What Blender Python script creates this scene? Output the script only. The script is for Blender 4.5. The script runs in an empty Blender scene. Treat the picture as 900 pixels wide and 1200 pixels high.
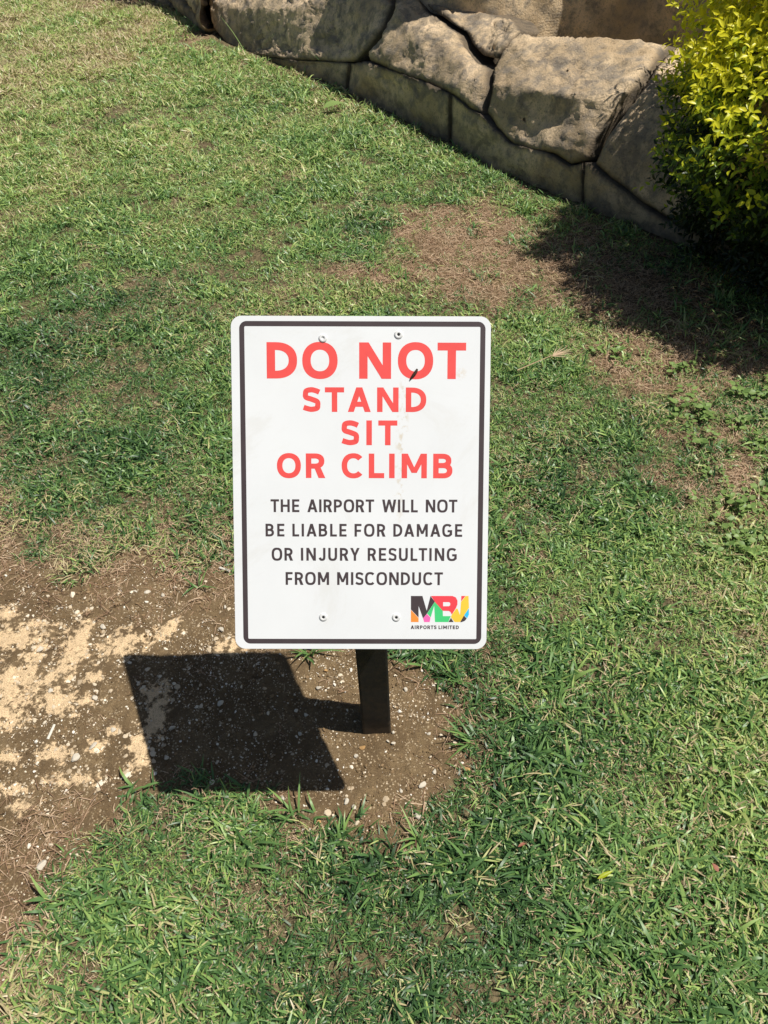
import bpy, bmesh, math, random
import numpy as np
from mathutils import Vector, Matrix
from mathutils.bvhtree import BVHTree
from mathutils.kdtree import KDTree
random.seed(7); rng = np.random.default_rng(7)
SC = bpy.context.scene; COL = SC.collection

# ---------------------------------------------------------------- camera
PITCH, ROLL, CAM_H, FOC = 0.778322766, 0.065447264, 1.624227726, 930.0
_r = np.array([1, 0, 0.]); _d = np.array([0, -math.sin(PITCH), -math.cos(PITCH)])
_f = np.array([0, math.cos(PITCH), -math.sin(PITCH)])
R_CAM = np.stack([math.cos(ROLL)*_r + math.sin(ROLL)*_d, -math.sin(ROLL)*_r + math.cos(ROLL)*_d, _f])
EYE = np.array([0, 0, CAM_H])
cd = bpy.data.cameras.new('camera'); cam = bpy.data.objects.new('camera', cd); COL.objects.link(cam)
cd.sensor_fit = 'VERTICAL'; cd.sensor_height = 24; cd.sensor_width = 18; cd.lens = 24*FOC/1200
cd.clip_start = .02; cd.clip_end = 2000
m = Matrix.Identity(4)
for i in range(3):
    m[i][0] = R_CAM[0][i]; m[i][1] = -R_CAM[1][i]; m[i][2] = -R_CAM[2][i]
m[0][3], m[1][3], m[2][3] = EYE
cam.matrix_world = m; SC.camera = cam

# ---------------------------------------------------------------- light
SUN = np.array([.4693, -.1055, 1.0]); SUN /= np.linalg.norm(SUN)       # towards the sun
w = bpy.data.worlds.new('World'); SC.world = w; w.use_nodes = True
sky = w.node_tree.nodes.new('ShaderNodeTexSky'); sky.sky_type = 'NISHITA'; sky.sun_disc = False
sky.sun_elevation = math.asin(SUN[2]); sky.sun_rotation = math.atan2(SUN[0], SUN[1])
bg = w.node_tree.nodes['Background']; bg.inputs[1].default_value = .05
w.node_tree.links.new(sky.outputs[0], bg.inputs[0])
sl = bpy.data.lights.new('sun', 'SUN'); sl.energy = 4.7; sl.angle = math.radians(.53); sl.color = (1, .955, .88)
so = bpy.data.objects.new('sun', sl); COL.objects.link(so)
so.rotation_euler = Vector(SUN).to_track_quat('Z', 'Y').to_euler(); so.location = (3, -1, 6)
SC.view_settings.view_transform = 'Standard'; SC.view_settings.look = 'None'
SC.view_settings.exposure = 0.12; SC.view_settings.gamma = 1

# ---------------------------------------------------------------- helpers
def ray(u, v):
    return np.array([(u-450)/FOC, (v-600)/FOC, 1.0]) @ R_CAM
def gnd(u, v, z=0.):
    d = ray(u, v); return EYE + d*((z-CAM_H)/d[2])
def project(P):
    q = (np.asarray(P)-EYE) @ R_CAM.T
    return np.stack([450+FOC*q[..., 0]/q[..., 2], 600+FOC*q[..., 1]/q[..., 2]], -1), q[..., 2]
def hash2(ix, iy, s):
    h = (ix.astype(np.int64)*374761393 + iy.astype(np.int64)*668265263 + s*2147483647) & 0xffffffff
    h = ((h ^ (h >> 13))*1274126177) & 0xffffffff
    return ((h ^ (h >> 16)) & 0xffff)/65535.
def vnoise(x, y, s=0):
    x = np.asarray(x, float); y = np.asarray(y, float)
    ix = np.floor(x); iy = np.floor(y); fx = x-ix; fy = y-iy
    fx = fx*fx*(3-2*fx); fy = fy*fy*(3-2*fy)
    a = hash2(ix, iy, s); b = hash2(ix+1, iy, s); c = hash2(ix, iy+1, s); d = hash2(ix+1, iy+1, s)
    return (a*(1-fx)+b*fx)*(1-fy)+(c*(1-fx)+d*fx)*fy
def fbm(x, y, s=0, o=4):
    t = 0; a = .5; k = 1
    for i in range(o):
        t = t+a*vnoise(np.asarray(x)*k, np.asarray(y)*k, s+i*17); a *= .5; k *= 2.03
    return t/(1-.5**o)
def inpoly(x, y, poly):
    x = np.asarray(x); y = np.asarray(y); c = np.zeros(x.shape, bool); n = len(poly)
    for i in range(n):
        x0, y0 = poly[i][:2]; x1, y1 = poly[(i+1) % n][:2]
        if y0 == y1: continue
        k = ((y0 > y) != (y1 > y)) & (x < (x1-x0)*(y-y0)/(y1-y0)+x0)
        c ^= k
    return c
def polydist(x, y, poly):
    """signed distance, positive inside"""
    x = np.asarray(x); y = np.asarray(y); d = np.full(x.shape, 1e9); n = len(poly)
    for i in range(n):
        ax, ay = poly[i][:2]; bx, by = poly[(i+1) % n][:2]
        ex, ey = bx-ax, by-ay; L = ex*ex+ey*ey+1e-12
        t = np.clip(((x-ax)*ex+(y-ay)*ey)/L, 0, 1)
        d = np.minimum(d, np.hypot(x-ax-t*ex, y-ay-t*ey))
    return np.where(inpoly(x, y, poly), d, -d)
def sstep(a, b, x):
    t = np.clip((x-a)/(b-a), 0, 1); return t*t*(3-2*t)

def tag(o, label=None, cat=None, group=None, kind=None):
    if label: o['label'] = label
    if cat: o['category'] = cat
    if group: o['group'] = group
    if kind: o['kind'] = kind
    return o
def empty(name, loc=(0, 0, 0), rz=0):
    o = bpy.data.objects.new(name, None); o.empty_display_size = .1; COL.objects.link(o)
    o.location = loc; o.rotation_euler = (0, 0, rz); return o
def link(name, me, mat=None, parent=None, smooth=False):
    o = bpy.data.objects.new(name, me); COL.objects.link(o)
    if mat is not None and not me.materials: me.materials.append(mat)
    if parent: o.parent = parent
    if smooth: me.polygons.foreach_set('use_smooth', [True]*len(me.polygons))
    return o
def npmesh(name, V, F, attrs=None):
    """V (n,3), F (m,k) int array with constant k"""
    V = np.asarray(V, np.float32); F = np.asarray(F, np.int32); me = bpy.data.meshes.new(name)
    me.vertices.add(len(V)); me.vertices.foreach_set('co', V.ravel())
    k = F.shape[1]; me.loops.add(F.size); me.loops.foreach_set('vertex_index', F.ravel())
    me.polygons.add(len(F)); me.polygons.foreach_set('loop_start', np.arange(len(F), dtype=np.int32)*k)
    me.polygons.foreach_set('loop_total', np.full(len(F), k, np.int32))
    me.update(calc_edges=True)
    for n, a in (attrs or {}).items():
        a = np.asarray(a, np.float32)
        if a.ndim == 1:
            at = me.attributes.new(n, 'FLOAT', 'POINT'); at.data.foreach_set('value', a)
        else:
            at = me.attributes.new(n, 'FLOAT_VECTOR', 'POINT'); at.data.foreach_set('vector', a.ravel())
    return me
def bm_mesh(name, bm):
    me = bpy.data.meshes.new(name); bm.to_mesh(me); bm.free(); return me

class NT:
    def __init__(s, name):
        s.m = bpy.data.materials.new(name); s.m.use_nodes = True; s.t = s.m.node_tree
        s.b = s.t.nodes['Principled BSDF']; s.out = s.t.nodes['Material Output']
    def n(s, typ, **kw):
        x = s.t.nodes.new(typ)
        for k, v in kw.items(): setattr(x, k, v)
        return x
    def l(s, a, b): s.t.links.new(a, b)
    def setin(s, node, i, v):
        if hasattr(v, 'is_linked') or isinstance(v, bpy.types.NodeSocket): s.l(v, node.inputs[i])
        else: node.inputs[i].default_value = v
    def attr(s, name, typ='GEOMETRY'):
        a = s.n('ShaderNodeAttribute'); a.attribute_name = name; a.attribute_type = typ; return a
    def math(s, op, a, b=0., c=None, clamp=False):
        x = s.n('ShaderNodeMath', operation=op); x.use_clamp = clamp
        s.setin(x, 0, a); s.setin(x, 1, b)
        if c is not None: s.setin(x, 2, c)
        return x.outputs[0]
    def mix(s, f, a, b, mode='MIX'):
        x = s.n('ShaderNodeMix', data_type='RGBA', blend_type=mode)
        s.setin(x, 0, f)
        for i, v in ((6, a), (7, b)):
            if isinstance(v, bpy.types.NodeSocket): s.l(v, x.inputs[i])
            else: x.inputs[i].default_value = (*v, 1) if len(v) == 3 else v
        return x.outputs[2]
    def noise(s, scale, detail=4, rough=.55, vec=None, out=0, dist=0):
        x = s.n('ShaderNodeTexNoise'); x.inputs['Scale'].default_value = scale; x.inputs['Detail'].default_value = detail
        x.inputs['Roughness'].default_value = rough; x.inputs['Distortion'].default_value = dist
        if vec is not None: s.l(vec, x.inputs['Vector'])
        return x.outputs[out]
    def ramp(s, f, a, b, ca=0., cb=1.):
        x = s.n('ShaderNodeMapRange'); x.interpolation_type = 'SMOOTHSTEP'
        s.setin(x, 0, f); x.inputs[1].default_value = a; x.inputs[2].default_value = b
        x.inputs[3].default_value = ca; x.inputs[4].default_value = cb
        return x.outputs[0]
    def pos(s, kind='Object'):
        return s.n('ShaderNodeTexCoord').outputs[kind]
    def bump(s, h, strength, dist=.01, normal=None):
        x = s.n('ShaderNodeBump'); x.inputs['Strength'].default_value = strength; x.inputs['Distance'].default_value = dist
        s.l(h, x.inputs['Height'])
        if normal is not None: s.l(normal, x.inputs['Normal'])
        return x.outputs[0]
    def base(s, c, rough=.8, spec=.3, normal=None):
        if isinstance(c, bpy.types.NodeSocket): s.l(c, s.b.inputs['Base Color'])
        else: s.b.inputs['Base Color'].default_value = (*c, 1)
        s.setin(s.b, 'Roughness', rough)
        s.b.inputs['Specular IOR Level'].default_value = spec
        if normal is not None: s.l(normal, s.b.inputs['Normal'])
        return s.m

# ---------------------------------------------------------------- materials
def mat_ground():
    t = NT('ground'); P = t.pos()
    chalk = t.attr('chalk').outputs['Fac']; soil = t.attr('soil').outputs['Fac']
    n1 = t.noise(9, 6, .6, P); n2 = t.noise(70, 5, .65, P); n3 = t.noise(420, 3, .6, P); n4 = t.noise(28, 4, .6, P)
    c = t.mix(t.ramp(n1, .35, .68), (.160, .108, .055), (.27, .190, .100))
    c = t.mix(t.ramp(n2, .38, .66), t.mix(.45, c, (.12, .08, .045)), c)
    c = t.mix(t.ramp(n3, .35, .6), t.mix(.65, c, (.09, .06, .034)), c)
    # crumbs of pale limestone
    v = t.n('ShaderNodeTexVoronoi'); v.inputs['Scale'].default_value = 150; t.l(P, v.inputs['Vector'])
    cr = t.math('MULTIPLY', t.ramp(v.outputs['Distance'], .36, .22), t.ramp(n4, .42, .60))
    c = t.mix(t.math('MULTIPLY', cr, soil), c, (.46, .36, .23))
    k = t.math('ADD', chalk, t.math('MULTIPLY', t.math('SUBTRACT', n2, .5), 2.6))
    k = t.math('ADD', k, t.math('MULTIPLY', t.math('SUBTRACT', n4, .5), 2.2))
    kk = t.math('MULTIPLY', t.math('MULTIPLY', t.ramp(k, .38, .80), t.ramp(chalk, .02, .3)), t.ramp(n3, .28, .50, .7, 1.))
    cc = t.mix(t.ramp(n3, .35, .62), (.60, .43, .25), (.84, .62, .375))
    cc = t.mix(t.ramp(n2, .35, .6), t.mix(.5, cc, (.56, .41, .24)), cc)
    c = t.mix(kk, c, cc)
    # under the lawn: old brown thatch
    u = t.mix(t.ramp(n2, .4, .65), (.04, .032, .016), (.20, .155, .085))
    u = t.mix(t.ramp(n3, .42, .7), u, (.22, .18, .10))
    c = t.mix(soil, u, c)
    c = t.mix(t.math('MULTIPLY', t.attr('bush_shade').outputs['Fac'], .75), c, t.mix(t.ramp(n2, .4, .65), (.028, .020, .013), (.085, .060, .036)))  # shade of the bush painted into the soil colour
    far = t.mix(t.ramp(n1, .3, .7), (.07, .10, .03), (.11, .14, .05))
    c = t.mix(t.attr('far').outputs['Fac'], c, far)
    h = t.math('ADD', t.math('MULTIPLY', n2, .7), t.math('MULTIPLY', n3, .35))
    h = t.math('ADD', h, t.math('MULTIPLY', kk, .25))
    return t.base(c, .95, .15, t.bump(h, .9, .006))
def mat_leaf(name, stops, straw=None, transl=.35, rough=.5, spec=.35):
    """colour from vertex attribute 'shade' + instance attribute 'tint'"""
    t = NT(name)
    f = t.attr('shade').outputs['Fac']; ti = t.attr('tint', 'INSTANCER').outputs['Fac']
    x = t.math('ADD', f, ti)
    r = t.n('ShaderNodeValToRGB'); t.l(x, r.inputs[0]); cr = r.color_ramp
    cr.elements[0].position = stops[0][0]; cr.elements[0].color = (*stops[0][1], 1)
    cr.elements[1].position = stops[-1][0]; cr.elements[1].color = (*stops[-1][1], 1)
    for p, c in stops[1:-1]:
        e = cr.elements.new(p); e.color = (*c, 1)
    c = r.outputs[0]
    t.base(c, rough, spec)
    tr = t.n('ShaderNodeBsdfTranslucent'); t.l(c, tr.inputs[0])
    mx = t.n('ShaderNodeMixShader'); mx.inputs[0].default_value = transl
    t.l(t.b.outputs[0], mx.inputs[1]); t.l(tr.outputs[0], mx.inputs[2]); t.l(mx.outputs[0], t.out.inputs[0])
    return t.m
def mat_rock(name='rock', tone=1.0):
    t = NT(name); P = t.pos()
    n1 = t.noise(2.2, 6, .6, P, dist=.4); n2 = t.noise(14, 7, .65, P); n3 = t.noise(110, 5, .7, P)
    c = t.mix(t.ramp(n1, .36, .62), (.50*tone, .37*tone, .225*tone), (.84*tone, .64*tone, .41*tone))
    c = t.mix(t.ramp(n2, .42, .68), c, (.31*tone, .26*tone, .20*tone))
    c = t.mix(t.math('MULTIPLY', t.ramp(t.noise(5, 5, .7, P, dist=1), .52, .62), .6), c, (.19*tone, .165*tone, .135*tone))
    c = t.mix(t.math('MULTIPLY', t.ramp(t.noise(38, 5, .75, P), .58, .68), .5), c, (.14*tone, .12*tone, .10*tone))
    # thin horizontal tool marks
    s = t.n('ShaderNodeSeparateXYZ'); t.l(P, s.inputs[0])
    z = t.math('ADD', t.math('MULTIPLY', s.outputs[2], 420), t.math('MULTIPLY', n2, 9))
    st = t.math('SINE', z)
    stm = t.ramp(t.noise(3.5, 3, .5, P), .47, .58)
    st = t.math('MULTIPLY', st, stm)
    c = t.mix(t.math('MULTIPLY', t.ramp(n3, .5, .72), .6), c, (.12*tone, .10*tone, .08*tone))
    ed = t.attr('edge').outputs['Fac']
    c = t.mix(t.math('MULTIPLY', ed, .8), c, (.07, .058, .045))
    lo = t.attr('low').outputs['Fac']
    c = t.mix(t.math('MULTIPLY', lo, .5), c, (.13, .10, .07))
    h = t.math('ADD', t.math('MULTIPLY', n2, .9), t.math('MULTIPLY', n3, .7))
    h = t.math('ADD', h, t.math('MULTIPLY', st, .03))
    return t.base(c, .92, .2, t.bump(h, .9, .012))
def mat_plain(name, c, rough=.6, spec=.4, var=0., scale=60, metal=0):
    t = NT(name)
    if var:
        n = t.noise(scale, 4, .6, t.pos())
        c2 = tuple(x*(1-var) for x in c); c = t.mix(t.ramp(n, .35, .65), c2, c)
    t.b.inputs['Metallic'].default_value = metal
    return t.base(c, rough, spec)
M = {}
M['ground'] = mat_ground()
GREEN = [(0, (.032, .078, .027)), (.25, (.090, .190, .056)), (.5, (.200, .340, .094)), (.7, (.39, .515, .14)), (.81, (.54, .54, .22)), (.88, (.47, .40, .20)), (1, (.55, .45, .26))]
M['grass'] = mat_leaf('grass_blade', GREEN, transl=.20, rough=.42, spec=.5)
M['straw'] = mat_leaf('dry_straw', [(0, (.13, .08, .045)), (.4, (.35, .215, .13)), (.8, (.58, .41, .27)), (1, (.68, .52, .35))], transl=.15, rough=.7, spec=.2)
M['weed'] = mat_leaf('weed_leaf', [(0, (.11, .20, .05)), (1, (.28, .40, .12))], transl=.3, rough=.45)
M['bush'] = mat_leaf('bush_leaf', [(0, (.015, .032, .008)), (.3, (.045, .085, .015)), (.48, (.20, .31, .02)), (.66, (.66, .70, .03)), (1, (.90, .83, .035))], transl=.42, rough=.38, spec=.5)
M['rock'] = mat_rock(); M['plaster'] = mat_rock('plaster', 1.12); M['joint'] = mat_plain('joint', (.075, .06, .045), .95, .1, .4, 30)
M['gravel'] = mat_leaf('pale_gravel', [(0, (.24, .17, .10)), (.45, (.55, .44, .30)), (.8, (.80, .71, .55)), (1, (.85, .80, .70))], transl=0, rough=.9, spec=.15)
M['pebble'] = mat_plain('pebble_white', (.68, .61, .49), .85, .2, .3, 150)
M['pebble_o'] = mat_plain('pebble_orange', (.60, .36, .15), .85, .2, .35, 150)

def mat_post():
    t = NT('post_paint'); P = t.pos(); s = t.n('ShaderNodeSeparateXYZ'); t.l(P, s.inputs[0])
    n = t.noise(55, 6, .7, P); n2 = t.noise(220, 4, .7, P); n3 = t.noise(9, 4, .6, P)
    c = t.mix(t.ramp(n3, .35, .65), (.011, .0105, .0095), (.022, .020, .017))
    mud = t.math('ADD', t.ramp(s.outputs[2], .10, .0, -.22, .16), n)
    c = t.mix(t.math('MULTIPLY', t.ramp(mud, .50, .64), .35), c, (.13, .09, .055))
    c = t.mix(t.math('MULTIPLY', t.ramp(n2, .62, .70), .5), c, (.10, .085, .065))
    return t.base(c, t.ramp(n, .3, .7, .45, .8), .35, t.bump(n2, .25, .002))
M['post'] = mat_post()
M['bark'] = mat_plain('bark', (.14, .10, .07), .9, .1, .4, 60)

# ---------------------------------------------------------------- plan of the ground, all in metres
def W2(pts): return [tuple(gnd(*p)[:2]) for p in pts]
SOIL = [W2([(-60, 585), (0, 600), (45, 648), (95, 672), (150, 650), (200, 662), (262, 650), (300, 700), (500, 772), (535, 830), (552, 900), (520, 955),
            (440, 992), (372, 975), (322, 930), (190, 932), (125, 962), (62, 1000), (38, 1060), (12, 1130), (-20, 1230), (-120, 1230), (-200, 900)])]
THATCH = [W2(q) for q in (
    [(470, 238), (560, 232), (618, 262), (640, 330), (622, 372), (520, 362), (460, 322)],
    [(368, 316), (430, 312), (478, 300), (475, 352), (385, 348)],
    [(705, 408), (790, 418), (850, 440), (835, 470), (760, 470), (700, 455)],
    [(790, 470), (905, 500), (940, 640), (850, 640), (800, 560)],
    [(615, 262), (700, 262), (900, 360), (960, 470), (760, 430), (640, 380)],
    [(185, 28), (235, 38), (275, 70), (225, 62)],
    [(100, -10), (200, -8), (190, 8), (110, 8)])]
STRAWY = [W2(q) for q in (
    [(-60, 575), (0, 580), (110, 610), (200, 610), (280, 600), (290, 720), (180, 720), (60, 690), (-60, 680)],
    [(0, 930), (130, 940), (90, 1010), (60, 1100), (100, 1230), (-60, 1230)],)]
CHALK = [(15, 748, 48, 16), (88, 762, 15, 38), (18, 800, 34, 30), (72, 826, 36, 12), (145, 756, 24, 17), (192, 741, 18, 9), (60, 884, 26, 9), (45, 772, 16, 10),
         (270, 758, 20, 8), (182, 812, 16, 14), (180, 845, 14, 26), (162, 878, 14, 18), (85, 912, 34, 9), (110, 874, 12, 8), (10, 890, 18, 8), (160, 896, 12, 8),
         (133, 858, 9, 6), (8, 836, 26, 18), (108, 792, 10, 12), (48, 762, 9, 9), (8, 720, 16, 8), (30, 946, 22, 8), (205, 730, 10, 5), (12, 925, 20, 6), (60, 795, 12, 8)]
def soil_amt(x, y, w=.035):
    x = x+(fbm(x*9, y*9, 3)-.5)*.14; y = y+(fbm(x*9, y*9, 5)-.5)*.14
    d = np.full(np.shape(x), -1e9)
    for p in SOIL: d = np.maximum(d, polydist(x, y, p))
    return sstep(-w, w, d)
def thatch_amt(x, y):
    x2 = x+(fbm(x*5, y*5, 13)-.5)*.35; y2 = y+(fbm(x*5, y*5, 15)-.5)*.35
    d = np.full(np.shape(x), -1e9)
    for p in THATCH: d = np.maximum(d, polydist(x2, y2, p))
    return sstep(-.07, .12, d)
def straw_amt(x, y):
    d = np.full(np.shape(x), -1e9)
    for p in STRAWY: d = np.maximum(d, polydist(x, y, p))
    return sstep(-.08, .08, d+(fbm(x*7, y*7, 33)-.5)*.15)
CH = []
for (u, v, a, b) in CHALK:
    c = gnd(u, v); ex = gnd(u+a, v); ey = gnd(u, v+b)
    CH.append((c[0], c[1], abs(ex[0]-c[0]), abs(ey[1]-c[1])))
def chalk_amt(x, y):
    r = np.zeros(np.shape(x))
    for cx, cy, a, b in CH:
        r = np.maximum(r, np.clip(1.15-.62*np.hypot((x-cx)/a, (y-cy)/b), 0, 1))
    return r
def hz(x, y, s=None):
    z = (fbm(np.asarray(x)*1.3, np.asarray(y)*1.3, 41, 3)-.5)*.03
    r = np.hypot(np.asarray(x)+.05, np.asarray(y)-.97); z = z*sstep(.15, 1.3, r)
    return z
def build_ground():
    def axis(lo, hi, st, far):
        a = list(np.arange(lo, hi, st)); g = st; x = hi
        b = []
        while x < far: b.append(x); g *= 1.12; x += g
        b.append(far); g = st; x = lo; c = []
        while x > -far: x -= g; g *= 1.12; c.append(x)
        return np.array(c[::-1]+a+b)
    xs = axis(-1.35, .35, .006, 400.); ys = axis(.32, 1.8, .006, 400.)
    X, Y = np.meshgrid(xs, ys); sh = X.shape; x = X.ravel(); y = Y.ravel()
    so_ = soil_amt(x, y, .05); ch = chalk_amt(x, y)
    near = (np.abs(x+.5) < 1.1) & (np.abs(y-1.) < 1.)
    z = hz(x, y)
    k = sstep(.45, .62, ch+(fbm(x*28, y*28, 8)-.5)*1.1)*near
    z = z+near*so_*((fbm(x*45, y*45, 61, 3)-.5)*.010+(fbm(x*14, y*14, 62, 3)-.5)*.012)+k*.003-(1-so_)*.004
    th = thatch_amt(x, y)
    far = sstep(12, 20, np.hypot(x, y)); bush_shade = np.exp(-(((x-1.7)/.85)**2+((y-2.95)/.70)**2)**2)  # second mask: oval where the bush's shadow is darkened by colour
    n = sh[1]; i = np.arange(sh[0]-1)[:, None]*n+np.arange(n-1)[None]; i = i.ravel()
    F = np.stack([i, i+1, i+n+1, i+n], 1)
    me = npmesh('ground', np.stack([x, y, z], 1), F, {'soil': np.maximum(so_, th*.9), 'chalk': ch, 'far': far, 'bush_shade': bush_shade})
    o = link('ground', me, M['ground'], smooth=True); tag(o, kind='structure'); return o
ground = build_ground()

# ---------------------------------------------------------------- blades, tufts, instancing
def blade(V, F, S, p, az, length, width, lean, curl, shade, seg=3, twist=0.):
    """one bent tapering leaf"""
    d = np.array([math.cos(az), math.sin(az), 0]); sd = np.array([-math.sin(az), math.cos(az), 0])
    q = np.array(p, float); a = lean; b0 = len(V)
    for k in range(seg+1):
        f = k/seg; wd = width*(1-f**2.2)*(.75+.5*min(f*3, 1)*.5)*.5
        tw = sd*math.cos(twist*f)+np.array([0, 0, 1])*math.sin(twist*f)
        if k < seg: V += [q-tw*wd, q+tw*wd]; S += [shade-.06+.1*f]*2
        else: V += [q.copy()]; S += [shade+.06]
        a2 = a+curl*f
        q = q+(d*math.sin(a2)+np.array([0, 0, 1])*math.cos(a2))*length/seg
    for k in range(seg-1):
        i = b0+2*k; F += [(i, i+1, i+3), (i, i+3, i+2)]
    i = b0+2*(seg-1); F += [(i, i+1, i+2)]
LIB = []
def tuft(name, n, rad, L, Wd, lean, shade, mat, flat=.0, seg=3):
    V = []; F = []; S = []
    for i in range(n):
        r = rad*math.sqrt(random.random()); a = random.random()*6.283
        az = random.random()*6.283
        blade(V, F, S, (r*math.cos(a), r*math.sin(a), random.uniform(-.002, flat)), az, random.uniform(*L), random.uniform(*Wd),
              random.uniform(*lean), random.uniform(.1, 1.7), random.uniform(*shade), seg, random.uniform(-1.4, 1.4))
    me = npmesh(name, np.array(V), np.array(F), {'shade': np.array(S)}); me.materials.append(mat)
    o = bpy.data.objects.new(name, me); return o
def scatter(name, pts, rots, scl, idx, tint, protos, kind='stuff', label=None, cat=None):
    col = bpy.data.collections.new(name+'_pieces')
    for i, p in enumerate(protos):
        p.name = 'piece_%s_%02d' % (name, i); col.objects.link(p)
    me = npmesh(name, pts, np.zeros((0, 3), int), {'rot': rots, 'scl': scl, 'tint': tint})
    at = me.attributes.new('idx', 'INT', 'POINT'); at.data.foreach_set('value', np.asarray(idx, np.int32))
    o = bpy.data.objects.new(name, me); COL.objects.link(o)
    g = bpy.data.node_groups.new(name+'_nodes', 'GeometryNodeTree')
    g.interface.new_socket('Geometry', in_out='INPUT', socket_type='NodeSocketGeometry')
    g.interface.new_socket('Geometry', in_out='OUTPUT', socket_type='NodeSocketGeometry')
    N = g.nodes.new; gi = N('NodeGroupInput'); go = N('NodeGroupOutput')
    ci = N('GeometryNodeCollectionInfo'); ci.inputs[0].default_value = col; ci.inputs[1].default_value = True; ci.inputs[2].default_value = True
    ip = N('GeometryNodeInstanceOnPoints'); ip.inputs['Pick Instance'].default_value = True
    g.links.new(gi.outputs[0], ip.inputs['Points']); g.links.new(ci.outputs[0], ip.inputs['Instance'])
    for nm, ty, sk in (('idx', 'INT', 'Instance Index'), ('rot', 'FLOAT_VECTOR', 'Rotation'), ('scl', 'FLOAT', 'Scale')):
        a = N('GeometryNodeInputNamedAttribute'); a.data_type = ty; a.inputs[0].default_value = nm
        g.links.new(a.outputs[0], ip.inputs[sk])
    g.links.new(ip.outputs[0], go.inputs[0])
    md = o.modifiers.new('scatter', 'NODES'); md.node_group = g
    tag(o, label, cat, kind=kind); return o
def random_points(n_per_m2, x0, x1, y0, y1, margin=40):
    n = int((x1-x0)*(y1-y0)*n_per_m2)
    x = rng.uniform(x0, x1, n); y = rng.uniform(y0, y1, n)
    uv, z = project(np.stack([x, y, np.zeros(n)], 1))
    k = (z > .2) & (uv[:, 0] > -margin-60) & (uv[:, 0] < 960+margin) & (uv[:, 1] > -margin) & (uv[:, 1] < 1260+margin)
    return x[k], y[k]
# which side of the rock wall a point is on
WALL = np.array([(-4.6, 11.9), (-3.3, 10.3), (-2.34, 8.98), (-1.667, 8.25), (-1.097, 6.95), (-.626, 6.16), (-.096, 5.446), (.199, 4.9), (.454, 4.45), (.735, 3.91), (1.053, 3.47), (1.26, 3.2), (1.42, 2.98), (1.75, 2.62), (2.2, 2.25), (2.9, 1.9)])
def wall_behind(x, y, off=0.):
    poly = [tuple(p) for p in WALL]+[(40, 1.9), (40, 40), (-4.6, 40)]
    return polydist(x, y, poly) > off

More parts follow.
